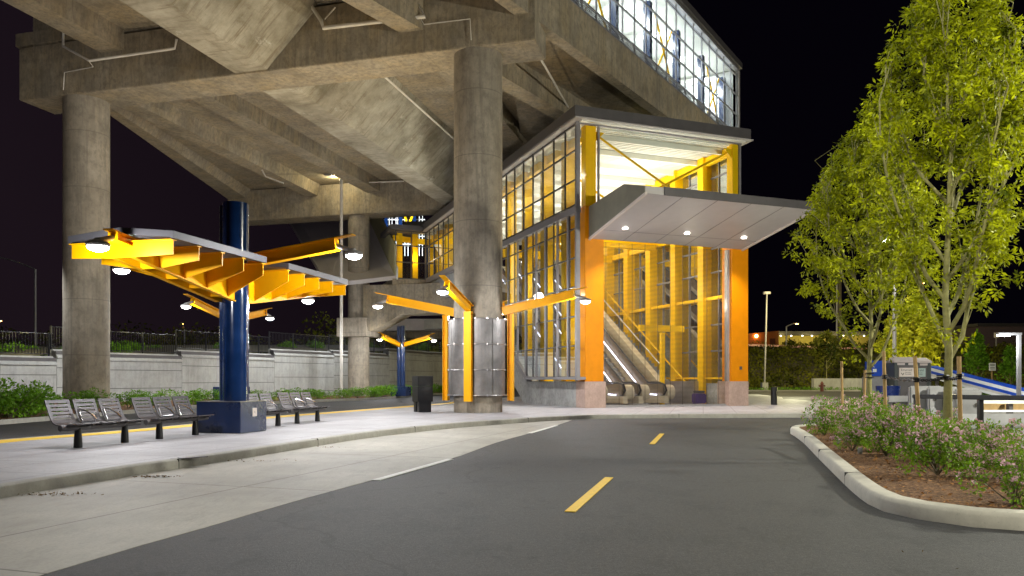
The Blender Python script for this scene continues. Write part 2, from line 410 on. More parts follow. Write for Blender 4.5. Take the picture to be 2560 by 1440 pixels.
def strip(path, off0, off1, z0, z1):
    a = offset(path, off0); b = offset(path, off1); mb = MB(); n = len(path)
    for i in range(n - 1):
        mb.slab([a[i], a[i + 1], b[i + 1], b[i]], z0, z1)
    return mb
def sweep(path, prof, closed=False):
    """prof: list of (offset, z) — closed section swept along path"""
    mb = MB(); rings = []
    offs = {o: offset(path, o) for o, _ in prof}
    k = len(prof)
    for i in range(len(path)): rings.append([(offs[o][i][0], offs[o][i][1], z) for o, z in prof])
    vs = [v for r in rings for v in r]; fs = []
    for i in range(len(path) - 1):
        for j in range(k):
            j2 = (j + 1) % k; fs.append((i * k + j, i * k + j2, (i + 1) * k + j2, (i + 1) * k + j))
    fs.append(tuple(range(k))); fs.append(tuple((len(path) - 1) * k + j for j in range(k))[::-1])
    return mb.add(vs, fs)
def dense(path, step=.5):
    out = []
    for i in range(len(path) - 1):
        a, b = Vector(path[i]), Vector(path[i + 1]); n = max(1, int((b - a).length / step))
        p0 = Vector(path[max(i - 1, 0)]); p3 = Vector(path[min(i + 2, len(path) - 1)])
        for k in range(n):
            t = k / n
            q = .5 * ((2 * a) + (-p0 + b) * t + (2 * p0 - 5 * a + 4 * b - p3) * t * t + (-p0 + 3 * a - 3 * b + p3) * t ** 3)
            out.append((q.x, q.y))
    out.append(tuple(path[-1])); return out
nearD = dense(near[:14], .8) + dense(near[13:], 2)[1:]
yelD = dense(yel, 1)
inner = offset(nearD, .16)
pv = MB().slab(inner + isl[len(near):len(near) + 6] + yelD[::-1], -.02, .146)
struct('platform_pavement', pv, M['pave'])
KP = [(.0, -.01), (.0, .10), (.012, .135), (.04, .152), (.16, .152), (.16, -.01)]
struct('platform_kerb', sweep(nearD, KP), M['kerb'], smooth=True)
# kerb joints, dark slots cut across the kerb face
kj = MB()
for i in range(4, len(nearD) - 4, 5):
    a = Vector(nearD[i]); t = (Vector(nearD[i + 1]) - a).normalized(); nn = Vector((-t.y, t.x))
    c0 = a - nn * .003; c1 = a + nn * .16
    kj.beam((c0.x, c0.y, .078), (c1.x, c1.y, .078), .012, .153)
tag(kj.build('kerb_joint', M['ink']), kind='structure')
tag(strip(yelD, -.02, -.6, .14, .152).build('tactile_strip', M['lineY']), kind='structure')
struct('platform_far_kerb', sweep(yelD, [(.0, -.01), (.0, .150), (.15, .150), (.15, -.01)]), M['kerb'])
bd = [(-4.4, -6), (-3.9, 2), (-3.36, 5.46), (-2.9, 7.2), (-2.46, 8.89), (-1.92, 10.65), (-1.08, 13.4), (-.35, 16.9), (.47, 19.9), (1.33, 23.1), (2.06, 26.25)]
bdD = dense(bd, .8)
lane = [p for p in nearD if p[1] < 26.4]
struct('bus_lane', MB().slab(bdD + lane[::-1], -.02, .004), M['lane'])
def gseg(p, q, w, z=.008):
    a = G(*p); b = G(*q); return MB().beam((a.x, a.y, z), (b.x, b.y, z), w, .008)
for p, q, w, m, lab in (((941, 1201.5), (1126, 1149), .12, 'lineW', 'nearer white edge line'), ((1324, 1083.5), (1391, 1064.5), .12, 'lineW', ''),
                   ((1425, 1281), (1523, 1195), .115, 'lineY', ''), ((1630, 1111), (1655, 1085), .115, 'lineY', '')):
    struct('lane_marking', gseg(p, q, w), M[m])
# planting strip on the far side of the bus road
pk = [(-16.2, -5), (-16.0, 15), (-15.7, 23.5), (-15.5, 28), (-15.4, 34.4), (-14.3, 41), (-11.5, 48), (-9.4, 52), (-8.4, 60), (-6.4, 69), (-2, 76)]
pkD = dense(pk, 1.5)
struct('planting_kerb', sweep(pkD, [(.0, -.01), (.0, .15), (.16, .15), (.16, -.01)]), M['kerb'])
struct('planting_bed', MB().slab(offset(pkD, .16) + [(-2, 90), (-45, 60), (-45, -5)], -.01, .12), M['mulch'])
# tree planter at the right
pl = [(9.6, 6.6), (6.6, 6.75), (5.4, 6.88), (4.69, 7.09), (4.36, 7.25), (4.04, 7.68), (3.93, 8.1), (3.99, 8.6), (4.22, 9.5), (4.57, 10.7), (5.4, 13.5), (6.33, 16.6), (6.85, 18.5), (7.3, 20.1), (8.1, 21.2), (9.4, 21.9), (10.9, 21.5)]
plD = dense(pl, .35)
struct('planter_kerb', sweep(plD, [(0, -.01), (0, .11), (-.02, .15), (-.045, .162), (-.2, .165), (-.2, -.01)]), M['kerb2'], smooth=True)
pj = MB()
for i in range(3, len(plD) - 3, 9):
    a = Vector(plD[i]); t = (Vector(plD[i + 1]) - a).normalized(); nn = Vector((t.y, -t.x))
    c0 = a - nn * .003; c1 = a + nn * .2
    pj.beam((c0.x, c0.y, .083), (c1.x, c1.y, .083), .012, .168)
tag(pj.build('kerb_joint', M['ink']), kind='structure')
inn = offset(plD, -.2)
mul = MB(); right = [(10.9, 21.4), (10.4, 19), (9.2, 15.5), (8.6, 12), (8.9, 9), (9.6, 6.7)]
ring = inn + right
# gently mounded mulch
cx = sum(p[0] for p in ring) / len(ring)
mul.slab(ring, -.01, .13)
struct('mulch_bed', mul, M['mulch'])
struct('right_walkway', MB().slab([(9.7, 6.5), (9.0, 9), (8.7, 12), (9.3, 15.5), (10.5, 19), (11.2, 21.9), (14, 24.5), (34, 24.5), (34, 6.5)], -.01, .14), concrete('walkway concrete', (.20, .20, .20), .2, .1))
# chips and leaf litter
chips = rng.uniform(0, 1, (3800, 3)); pts = []
for u in chips:
    x = 3.9 + u[0] * 5.5; y = 6.9 + u[1] * 13
    left = np.interp(y, [7, 7.7, 8.6, 10.7, 16.6, 20], [5.2, 4.3, 4.25, 4.85, 6.6, 7.6])
    if x > left + .03 and x < left + 4: pts.append((x, y, .135 + .012 * u[2]))
v = leaf_mesh(np.array(pts), .055, .4, 0, .6, 3); v[:, 2] = np.clip(v[:, 2], .132, .165)
tag(quads_obj('mulch_chips', v, leafmat('bark chip', (.10, .035, .01), (.55, .27, .09), .05, 14, (.7, .4, .18), .3)), 'loose bark chips scattered over the planter bed', 'mulch', kind='stuff')
lit = []
for (px, py, n, sp) in ((390, 1192, 90, .16), (125, 1236, 90, .28), (640, 1152, 30, .3), (820, 1118, 20, .3)):
    g = G(px, py, .012)
    for _ in range(n): lit.append((g.x + rng.normal() * sp, g.y + rng.normal() * sp * .25, .012 + rng.uniform(0, .01)))
for _ in range(25):
    lit.append((rng.uniform(3, 7.5), rng.uniform(5.6, 7.0), .012)); 
v = leaf_mesh(np.array(lit), .04, .5, 0, .6, 4); v[:, 2] = np.clip(v[:, 2], .008, .03)
tag(quads_obj('leaf_litter', v, leafmat('fallen leaf', (.10, .06, .015), (.20, .12, .03), .1)), 'dry fallen leaves gathered in the gutter along the kerb', 'leaf litter', kind='stuff')
a = G(449, 1146, .155); b = G(515, 1141, .155)
tag(MB().beam((a.x, a.y, .157), (b.x, b.y, .157), .16, .01).build('drain_cover', M['dgrey'], bevel=.003), 'flat dark metal cover plate set on the platform kerb', 'drain cover')
# ================================================================== VIADUCT  (local frame: x = along cap beam, y = along bridge)
VO = Vector((-1.3, 29.4, 0)); VA = -R(15.06)
def VW(q, v, z=0): 
    c, s = math.cos(VA), math.sin(VA); return Vector((VO.x + c * q - s * v, VO.y + s * q + c * v, z))
def VP(px, py, v):       # photo pixel onto the vertical plane v = const -> local coordinates
    r = (px - 1280) / F_PX; c, s = math.cos(VA), math.sin(VA)
    q = (r * (VO.y + c * v) - (VO.x - s * v)) / (c - s * r)
    Y = VO.y + s * q + c * v
    return Vector((q, v, CAMH + (HY - py) / F_PX * Y))
pier = thing('bridge_pier', 'nearer concrete pier, two tall round columns under a wide cap beam with white drain pipes', 'bridge pier', VO, VA)
MB().box((-21.0, -.95, 13.75), (2.45, .95, 16.05)).build('cap_beam', M['conc_dark'], pier, bevel=.03)
MB().box((-20.3, -.9, 16.05), (-18.9, .9, 17.6)).build('girder_stop', M['conc_dark'], pier, bevel=.03)
for q in (-18.27, 0):
    MB().cyl(q, 0, -.1, 13.76, .93, n=48).build('column', M['conc_col'], pier, smooth=True)
pier2 = thing('bridge_pier', 'farther concrete pier seen under the deck with a lower cross beam and corbel', 'bridge pier', VW(0, 25.2), VA)
MB().box((-28.3, -.95, 13.75), (9, .95, 16.1)).build('cap_beam', M['conc_dark'], pier2, bevel=.03)
for q in (-17.5, -.3):
    MB().cyl(q, 0, -.1, 13.76, .8, n=40).build('column', M['conc_col'], pier2, smooth=True)
MB().box((-18.75, -1.15, 4.6), (-16.3, 1.15, 6.0)).build('corbel', M['conc_col'], pier2, bevel=.03)
MB().add([(-16.7, -.9, 5.0), (-16.0, -.9, 5.0), (-13.6, -.9, 6.2), (3.5, -.9, 6.2), (3.5, -.9, 8.4), (-16.7, -.9, 8.4)] +
         [(-16.7, .9, 5.0), (-16.0, .9, 5.0), (-13.6, .9, 6.2), (3.5, .9, 6.2), (3.5, .9, 8.4), (-16.7, .9, 8.4)],
         [(0, 1, 2, 3, 4, 5), (11, 10, 9, 8, 7, 6)] + [(i, (i + 1) % 6, 6 + (i + 1) % 6, 6 + i) for i in range(6)]).build('cross_beam', M['conc_dark'], pier2)
MB().box((-9.5, -.8, 0), (-8.1, .8, 6.2)).build('lower_pier', M['conc_dark'], pier2)

deck = thing('viaduct_deck', 'raised concrete guideway of box girders passing overhead', 'viaduct', VO, VA)
V0, V1, V2 = -34.0, -.96, .96
def gird(pts, v0, v1, name='girder', m='conc_dark', shift=(0, 0)):
    A = [(q + shift[0], v0, z) for q, z in pts]; B = [(q + shift[1], v1, z) for q, z in pts]
    return MB().loft(A, B).build(name, M[m], deck)
VE = 24.2
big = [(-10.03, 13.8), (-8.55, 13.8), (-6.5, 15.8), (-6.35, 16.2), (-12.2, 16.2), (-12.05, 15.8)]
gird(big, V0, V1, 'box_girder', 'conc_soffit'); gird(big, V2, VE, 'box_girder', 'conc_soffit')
for a, b in ((-16.59, -15.45), (-3.55, -2.41)):
    sec = [(a, 15.35), (b, 15.35), (b + .05, 16.2), (a, 16.2)]
    gird(sec, V0, V1, 'edge_girder'); gird([(q + .15, z - .03) for q, z in sec], V2, VE, 'edge_girder')
gird([(-16.62, 16.2), (-1.2, 16.2), (-1.2, 16.7), (-16.62, 16.7)], V0, V1, 'deck_slab')
MB().loft([(-21.2, V2 - 1.9, 16.15), (-1.5, V2 - 1.9, 16.15), (-1.5, V2 - 1.9, 16.7), (-21.2, V2 - 1.9, 16.7)], [(-28.2, 27, 16.15), (2, 27, 16.15), (2, 27, 16.7), (-28.2, 27, 16.7)]).build('deck_slab', M['conc_dark'], deck)
def flare(pa, pb, name='edge_girder'):
    MB().loft([(q, V2, z) for q, z in pa], [(q, VE, z) for q, z in pb]).build(name, M['conc_dark'], deck)
flare([(-20.45, 15.3), (-19.35, 15.3), (-19.2, 16.15), (-20.5, 16.15)], [(-21.5, 15.3), (-20.4, 15.3), (-20.25, 16.15), (-21.55, 16.15)])
flare([(-21.3, 15.75), (-20.9, 15.75), (-20.7, 16.15), (-21.35, 16.15)], [(-28.2, 15.5), (-26.6, 15.5), (-26.2, 16.15), (-28.25, 16.15)], 'edge_girder')
# diaphragms between girders
for v in (-12, -24):
    for a, b in ((-15.4, -12.3), (-6.2, -3.6)):
        MB().box((a, v, 15.6), (b, v + .35, 16.2)).build('diaphragm', M['conc_dark'], deck)

# drain pipes fixed to the pier
def pipe(pix, v, rad, lab, brace=None):
    pts = [VP(x, y, v if len(t) < 3 else t[2]) for t in pix for x, y in [t[:2]]]
    o = MB().tube(pts, rad, 10).build('drain_pipe', M['pipe'], smooth=True)
    o.location = VO; o.rotation_euler = (0, 0, VA)
    return tag(o, lab, 'pipe', 'drain pipes on the viaduct')
pipe([(158, 82), (158, 116, -1.2), (224, 152, -2.0), (437, 121, -1.15), (441, 98, -1.15)], -1.15, .055, 'white drain pipe looping under the girder above the left round column')
pipe([(222, 152, -1.9), (233, 167, -1.2), (161, 181), (158, 225)], -1.05, .022, 'thin drain pipe running down the cap beam above the left round column')
pipe([(775, 10), (803, 52), (808, 70, -1.3), (1063, 41, -1.3), (1036, -5)], -1.1, .075, 'thick white drain pipe along the upper front of the cap beam')
pipe([(1053, 50), (1060, 61), (1175, 47), (1178, 100)], -1.05, .022, 'thin drain pipe ending above the right round column')
pipe([(838, 18), (812, 48)], -1.1, .03, 'short brace pipe beside the thick white drain pipe')
for (q0, lab, rr) in ((-5.6, 'long drain pipe running back below the deck beside the right round column', .05), (1.6, 'dim drain pipe running back under the deck toward the glass entrance', .05)):
    o = MB().tube([(q0, 1, 15.0), (q0 + .1, 24, 15.0)], rr, 8).build('drain_pipe', M['pipe'], smooth=True)
    o.location = VO; o.rotation_euler = (0, 0, VA); tag(o, lab, 'pipe', 'drain pipes on the viaduct')
g0 = VW(-17.5, 25.2)
dp = Vector((-12.15, 54.6, 0))
tag(MB().tube([(dp.x, dp.y, .05), (dp.x, dp.y, 16)], .11, 10).build('downspout', M['pipe'], smooth=True), 'tall pale vertical downspout beside the farther round column', 'pipe', 'drain pipes on the viaduct')
pa = [P(1010, 433 + 20, 55), P(870, 458, 55), P(868, 440, 55)]
tag(MB().tube(pa, .05, 8).build('drain_pipe', M['pipe'], smooth=True), 'level drain pipe on the farther cap beam right of the downspout', 'pipe', 'drain pipes on the viaduct')
pa = [P(655, 425, 50), P(664, 441, 50), P(709, 458, 50)]
tag(MB().tube(pa, .05, 8).build('drain_pipe', M['pipe'], smooth=True), 'bent drain pipe under the deck left of the farther cap beam', 'pipe', 'drain pipes on the viaduct')
fx = thing('added_deck_light', 'small floodlight standing for the bright opening by the farther cap beam', 'added light', P(828, 436, 55.2))  # fixture added to make the bright opening under the deck
MB().box((-.5, -.2, -.12), (.5, .2, .1)).build('housing', M['grey'], fx, bevel=.02)
MB().box((-.42, .205, -.1), (.42, .22, .07)).build('lens', M['lens'], fx)

# concrete slab carrying the glass platform hall at the right
PD = Vector((.552, .834)); PC = Vector((14.4, 49.0))
def PT(t, off=0.0):      # t metres toward the camera from the far corner, off to the left of the glass line
    return Vector((PC.x - PD.x * t - PD.y * off, PC.y - PD.y * t + PD.x * off))
sl = MB(); a = PT(0); b = PT(40)
slabpoly = [tuple(PT(.1)), tuple(PT(42)), tuple(PT(42, 3.2)), tuple(PT(19.5, 2.6)), (-.2, 33), (1.5, 62), (10, 66)]
st = thing('station_platform_slab', 'brown concrete slab and deep edge beam below the lit glass hall', 'bridge deck')
MB().slab(slabpoly, 15.75, 16.5).build('slab', M['conc_dark'], st)
e0, e1 = PT(.1, .12), PT(42, .12)
MB().beam((e0.x, e0.y, 15.6), (e1.x, e1.y, 15.6), .5, 1.75).build('edge_beam', M['conc_dark'], st)
e0, e1 = PT(.1, 4.2), PT(30, 4.2)
MB().beam((e0.x, e0.y, 15.2), (e1.x, e1.y, 15.2), .9, 1.2).build('edge_beam', M['conc_dark'], st)
# ================================================================== STATION ENTRANCE  (local frame: x along the front, y back along the left face)
EO = Vector((3.18, 33.3, 0)); EA = R(20.56)
def EW(x, y, z=0):
    c, s = math.cos(EA), math.sin(EA); return Vector((EO.x + c * x - s * y, EO.y + s * x + c * y, z))
ent = thing('station_entrance', 'glazed station entrance hall with orange columns, projecting canopy and roller grille', 'station building', EO, EA)
SP = 2.55; W_IN = 8.15; LEN = 27.3
# plinths, base walls and sloping stringer
MB().box((-.02, -.02, .1), (1.0, .9, 1.3)).build('plinth', M['plinth'], ent, bevel=.015)
MB().box((7.45, -.02, .1), (8.56, .9, 1.3)).build('plinth', M['plinth'], ent, bevel=.015)
st_ = [(.9, .1), (7.2, .1), (18.2, 6.9), (27.3, 7.6), (27.3, 8.75), (18.2, 8.75), (6.1, 1.3), (.9, 1.3)]
MB().extr([(0, s, z) for s, z in st_], (.35, 0, 0)).build('base_wall', M['conc_base'], ent)
MB().extr([(7.8, s, z) for s, z in [(.9, .1), (14, .1), (14, 1.2), (.9, 1.2)]], (.3, 0, 0)).build('base_wall', M['conc_base'], ent)
# walkway floor beyond the escalators and a floor under them
MB().box((.35, 18, 8.3), (8.1, 27.3, 8.75)).build('upper_floor', M['conc_dark'], ent)
MB().box((.9, 0, .1), (7.8, 17, .165)).build('hall_floor', M['pave'], ent)
# big orange portal columns
MB().box((0, 0, 1.3), (.9, .75, 8.95)).build('portal_column', M['orange'], ent, bevel=.012)
MB().box((7.62, 0, .1), (7.72, .7, 1.3)).box((7.62, 0, 1.3), (8.54, .75, 8.0)).build('portal_column', M['orange'], ent)
MB().box((.05, .05, 8.95), (.55, .5, 12.5)).build('upper_column', M['yellow_in'], ent, bevel=.01)
MB().box((7.7, .05, 8.0), (8.15, .5, 12.5)).build('upper_column', M['yellow_in'], ent, bevel=.01)
MB().box((8.05, -.04, 1.85), (8.17, -.002, 2.0)).build('card_reader', M['dgrey'], ent)
# inner rows of yellow columns and beams
for k in range(1, 11):
    y = k * SP; z0 = .1 if y < 17 else 8.75
    for x in (.12, 7.62):
        zz = z0 if x > 1 else (1.3 if y < 6 else min(8.75, 1.3 + (y - 5.5) * .615))
        MB().box((x, y - .24, zz), (x + .50, y + .24, 12.45)).build('column', M['yellow_in'], ent)
rb = MB()
for z0, z1 in ((5.3, 5.45), (8.7, 9.0), (12.0, 12.4)):
    rb.box((7.72, .5, z0), (7.94, LEN, z1))
rb.box((7.72, .5, 1.4), (7.94, 14, 1.5))
rb.build('side_beam', M['yellow_in'], ent)
MB().box((.25, .5, 12.0), (.45, LEN, 12.4)).build('side_beam', M['yellow_in'], ent)
MB().box((.55, 6.9, 8.55), (7.7, 7.2, 9.0)).box((.55, 12.0, 8.55), (7.7, 12.3, 9.0)).build('cross_beam', M['yellow_in'], ent)
# ceiling with ribs
cl = MB().box((-.3, -.3, 12.5), (8.2, LEN, 12.6))
for k in range(0, 14):
    cl.box((-.2, k * SP * .8 + .9, 12.2), (8.1, k * SP * .8 + 1.02, 12.5))
for k in range(60):
    cl.box((.2, .3 + k * .22, 12.44), (8.0, .3 + k * .22 + .1, 12.5))
cl.build('ceiling', M['offw'], ent)
# roof slab with dark fascia
MB().slab([(-.72, -.5), (8.32, -.5), (8.55, -.1), (8.55, LEN + .5), (-.72, LEN + .5)], 12.62, 13.06).build('roof', M['dgrey'], ent)
MB().slab([(-.66, -.44), (8.5, -.44), (8.5, LEN + .4), (-.66, LEN + .4)], 12.56, 12.615).build('roof_soffit', M['panel'], ent)
# diagonal braces of the front bay
for (a, b) in (((.5, .2, 12.2), (7.75, .2, 8.3)), ((7.75, .28, 12.2), (.5, .28, 8.3)), ((.5, 2.5, 11.0), (5.0, 2.5, 8.4))):
    MB().tube([a, b], .055, 8).build('brace', M['yellow_in'], ent, smooth=True)
for (x, z, s) in ((.5, 12.25, 1), (7.75, 12.25, -1)):
    MB().extr([(x, .12, z), (x + s * .5, .12, z), (x, .12, z - .5)], (0, .04, 0)).build('gusset_plate', M['yellow_in'], ent)
# left glass wall: upper grid
GX = -.35
def grid(name, x, ys, zs, zlo, zhi, m, w=.07, d=.1, zfun=None, parent=ent):
    mb = MB()
    for y in ys:
        z0 = zlo if zfun is None else zfun(y)
        mb.box((x - d / 2, y - w / 2, z0), (x + d / 2, y + w / 2, zhi))
    ys2 = sorted(ys)
    for z in zs:
        st0 = ys2[0]; en = ys2[-1]
        if zfun is not None:
            ok = [y for y in ys2 if zfun(y) <= z + .05]
            if len(ok) < 2: continue
            en = ok[-1]
        mb.box((x - d / 2 - .004, st0, z - w / 2), (x + d / 2 + .004, en, z + w / 2))
    return mb.build(name, m, parent)
ysu = [0.03 + 1.28 * k for k in range(22)]
def zb(y):      # lower edge of the glazing, follows the escalators
    return 1.42 if y < 5.9 else min(8.95, 1.42 + (y - 5.9) * .615)
grid('upper_mullions', GX, ysu, [9.0, 10.1, 11.38, 12.5], 8.9, 12.56, M['mulld'], .055, .07)
MB().box((GX - .09, -.04, 1.35), (GX + .09, .12, 12.56)).build('corner_mullion', M['mull'], ent)
MB().box((GX - .12, -.05, 8.62), (GX + .12, LEN, 8.9)).build('transom_band', M['mull'], ent)
ysl = [y for k in range(8) for y in (.03 + 2.56 * k, .85 + 2.56 * k) if y < 18.5] 
grid('lower_mullions', GX, ysl, [1.5, 2.86, 4.14, 5.42, 6.7, 7.98], 1.42, 8.62, M['mulld'], .05, .06, zb)
for k in range(8):
    for y in (.85 + 2.56 * k + 1.3, .85 + 2.56 * k + .16):
        if y < 17.5: MB().box((GX - .04, y - .07, max(zb(y - .1), 1.42)), (GX + .03, y + .07, 8.62)).build('mullion_fin', M['mull'], ent)
MB().box((GX - .1, -.02, 1.38), (.02, 5.95, 1.5)).build('sill', M['mull'], ent)
sk = MB().beam((GX, 5.9, 1.45), (GX, 18.2, 9.0), .16, .16); sk.beam((GX + .1, 5.9, 1.3), (GX + .1, 18.2, 8.85), .3, .08); sk.build('sloping_sill', M['mull'], ent)
MB().add([(GX, 0, 1.42), (GX, 5.9, 1.42), (GX, 18.1, 8.9), (GX, LEN, 8.9), (GX, LEN, 12.55), (GX, 0, 12.55)], [(0, 1, 2, 3, 4, 5)]).build('glass_wall', M['glass'], ent, fix=False)
MB().box((GX - .1, 18.1, 8.78), (GX + .1, LEN, 8.98)).build('sill', M['mull'], ent)
# right glass wall
ysr = [.4 + 1.275 * k for k in range(22)]
grid('side_mullions', 8.12, ysr, [2.8, 4.1, 6.7, 7.9, 10.2, 11.4], 1.2, 12.5, M['mull'], .07, .1)
MB().add([(8.12, .4, 1.2), (8.12, LEN, 1.2), (8.12, LEN, 12.5), (8.12, .4, 12.5)], [(0, 1, 2, 3)]).build('glass_wall', M['glass'], ent, fix=False)
# front glass above canopy
MB().box((.6, -.05, 8.8), (.68, .05, 12.56)).box((8.0, -.05, 8.8), (8.1, .05, 12.56)).box((GX, -.06, 12.45), (8.15, .06, 12.56)).build('front_glass_frame', M['mull'], ent)
MB().add([(.68, 0, 8.9), (8.0, 0, 8.9), (8.0, 0, 12.5), (.68, 0, 12.5)], [(0, 1, 2, 3)]).build('front_glass', M['glass'], ent, fix=False)
# projecting canopy: wedge with tilted soffit
cp = [(0, 7.52), (-4.75, 8.42), (-4.75, 8.70), (-3.1, 9.16), (-.02, 8.92), (0, 8.92)]
A = [(.2, y, z) for y, z in cp]; can = MB().loft(A, [(8.2, y, z) for y, z in cp]).build('canopy', M['panel'], ent)
MB().extr([(.195, y, z) for y, z in ((-.02, 7.56), (-4.72, 8.45), (-4.72, 8.68), (-3.1, 9.14), (-.02, 8.90))], (-.03, 0, 0)).build('shaded_cheek', paint('grey green shaded side panel', (.17, .165, .13), .5, .1), ent)  # weaker light on the canopy side put into a darker plate
MB().box((1.0, -4.80, 8.40), (8.22, -4.755, 8.72)).build('canopy_fascia', M['dgrey'], ent)
MB().extr([(.16, y, z) for y, z in ((0, 7.45), (-4.8, 8.36), (-4.8, 8.46), (0, 7.55))], (.09, 0, 0)).build('canopy_edge_trim', M['pink'], ent)
MB().extr([(8.16, y, z) for y, z in ((0, 7.45), (-4.8, 8.36), (-4.8, 8.46), (0, 7.55))], (.09, 0, 0)).build('canopy_edge_trim', M['pink'], ent)
sm = MB()
for x in (1.85, 3.45, 5.05, 6.65):
    sm.beam((x, -.02, 7.521), (x, -4.73, 8.413), .018, .006)
sm.beam((.3, -1.05, 7.716), (8.15, -1.05, 7.716), .018, .006); sm.build('panel_seams', M['dgrey'], ent)
for x in (1.2, 4.25, 7.25):
    z = 7.52 + 1.38 * .1895
    MB().cyl(x, -1.38, z - .03, z + .02, .11, n=20).build('downlight', M['downl'], ent)
# roller grille
gr = MB(); z = .2
while z < 7.5: gr.box((.92, .28, z), (7.6, .295, z + .013)); z += .058
x = 1.15
while x < 7.6: gr.box((x, .276, .2), (x + .010, .296, 7.5)); x += .66
gr.build('roller_grille', M['grille'], ent)
MB().box((7.5, .18, .15), (7.62, .4, 7.5)).box((.9, .2, .15), (.96, .4, 7.5)).box((.9, .2, .15), (7.6, .38, .24)).build('grille_guide', M['grey'], ent)
# elevated wing across the far end of the walkway
zs0, zs1 = 8.9, 12.5
wg = MB()
for x in (-.4, -1.55, -2.75):
    wg.box((x - .035, 26.4, zs0), (x + .035, 26.5, zs1))
for z in (zs0 + .03, 10.15, 11.38, zs1 - .03): wg.box((-2.8, 26.38, z - .035), (-.35, 26.51, z + .035))
wg.build('wing_mullions', M['mulld'], ent)
MB().add([(-2.75, 26.45, zs0), (-.4, 26.45, zs0), (-.4, 26.45, zs1), (-2.75, 26.45, zs1)], [(0, 1, 2, 3)]).build('wing_glass', M['glass'], ent, fix=False)
MB().box((-3.2, 26.0, 12.5), (-.72, 30, 12.85)).build('wing_roof', M['dgrey'], ent)
MB().box((-3.0, 26.3, 8.3), (-.1, 30, 8.88)).build('wing_floor', M['conc_dark'], ent)
for x, y in ((-1.0, 27.6), (-2.2, 27.6)):
    MB().box((x - .2, y - .15, 8.88), (x + .2, y + .15, 12.5)).build('column', M['yellow_in'], ent)
MB().beam((-2.7, 27.4, 12.1), (.2, 28.5, 12.1), .2, .4).build('cross_beam', M['yellow_in'], ent)
# sloped enclosed escalator rising from the wing
wr = MB()
a0 = Vector((-8.6, 57, 8.8)); e2 = Vector((-.351, .936)); 
ul = Vector((a0.x + e2.x * 17, a0.y + e2.y * 17, 8.8 + .577 * 17))
ll = Vector((-13.3, 55.2, 8.0)); lu = P(700, 520, 78)
enc = thing('sloped_escalator_enclosure', 'grey clad escalator enclosure rising behind the farther round column', 'escalator enclosure')
MB().loft([a0, ul, lu, ll], [a0 + Vector((0, 0, .3)), ul + Vector((0, 0, .3)), lu + Vector((0, 0, .3)), ll + Vector((0, 0, .3))]).build('soffit', M['panel'], enc)
up = Vector((0, 0, 1))
MB().loft([a0 + up * .31, ul + up * .31, ul + up * 2.6, a0 + up * 2.6], [p + Vector((-.12, -.05, 0)) for p in (a0 + up * .31, ul + up * .31, ul + up * 2.6, a0 + up * 2.6)]).build('side_cladding', concrete('olive cladding', (.36, .34, .20), .1, .1), enc)
off = Vector((.14, -.10, 0))
MB().loft([a0 + off, ul + off, ul + off + up * .9, a0 + off + up * .9], [p - off * .9 for p in (a0 + off, ul + off, ul + off + up * .9, a0 + off + up * .9)]).build('edge_trim', M['white'], enc)

# escalators inside the hall
def escalator(x0, x1, label):
    t = thing('escalator', label, 'escalator', EO, EA, 'escalators inside the entrance hall')
    s0, zf = 2.2, .165; run = 13.6
    def zl(s): return zf + max(0, min(8.6, (s - s0 - .8) * .632))
    for x in (x0, x1 - .22):
        prof = [(s0 - 1.0, zf + .1), (s0 + .9, zf + .1), (s0 + 14.5, zl(s0 + 14.5) + .0), (s0 + 14.5, zl(s0 + 14.5) + .42), (s0 + .7, zf + .45), (s0 - 1.0, zf + .45)]
        MB().extr([(x, s, z) for s, z in prof], (.22, 0, 0)).build('skirt_panel', M['beige'], t)
        gp = [(s0 - .7, zf + .45), (s0 + .75, zf + .45), (s0 + 14.5, zl(s0 + 14.5) + .42), (s0 + 14.5, zl(s0 + 14.5) + 1.0), (s0 + .7, zf + 1.02), (s0 - .7, zf + 1.02)]
        MB().extr([(x + .09, s, z) for s, z in gp], (.04, 0, 0)).build('balustrade', M['balus'], t)
        pts = [(x + .11, s0 - .2, zf + .42), (x + .11, s0 - .75, zf + .48), (x + .11, s0 - .98, zf + .72), (x + .11, s0 - .82, zf + .98), (x + .11, s0 - .4, zf + 1.07), (x + .11, s0 + .7, zf + 1.07), (x + .11, s0 + 14.5, zl(s0 + 14.5) + 1.05)]
        MB().tube(pts, .05, 8).build('handrail', M['black'], t, smooth=True)
        MB().tube([(x - .025, s0 - .3, zf + .5), (x - .025, s0 + .8, zf + .52), (x - .025, s0 + 14, zl(s0 + 14) + .5)], .03, 6).build('light_strip', M['lens_strip'], t)
    for x in (x0 + .22, x1):
        MB().tube([(x, s0 - .55, zf + .62), (x + .42, s0 - .55, zf + .62)], .36, 20).build('newel_drum', M['beige'], t, smooth=True)
    mb = MB(); n = 34
    for k in range(n):
        s = s0 + .4 + k * .4; z = zl(s) + .02
        mb.box((x0 + .23, s, max(.166, z - .2)), (x1 - .23, s + .41, z + .05))
    mb.build('steps', M['grey'], t)
    prof = [(s0 + 1.2, zf + .1), (s0 + 14.5, zl(s0 + 14.5) - .05), (s0 + 14.5, zl(s0 + 14.5) - 1.0), (s0 + 3.0, zf + .0)]
    MB().extr([(x0 + .05, s, z) for s, z in prof], (x1 - x0 - .1, 0, 0)).build('truss_cladding', M['beige'], t)
M['lens_strip'] = emit('violet white strip light', (.72, .75, 1.0), 5)
escalator(1.15, 2.75, 'escalator nearer the left glass wall, with round ended balustrades')
escalator(3.35, 4.95, 'escalator beside the beige stair wall, with round ended balustrades')
sw = thing('stair_wall', 'beige sloping wall of the stairs inside the entrance', 'stairs', EO, EA)
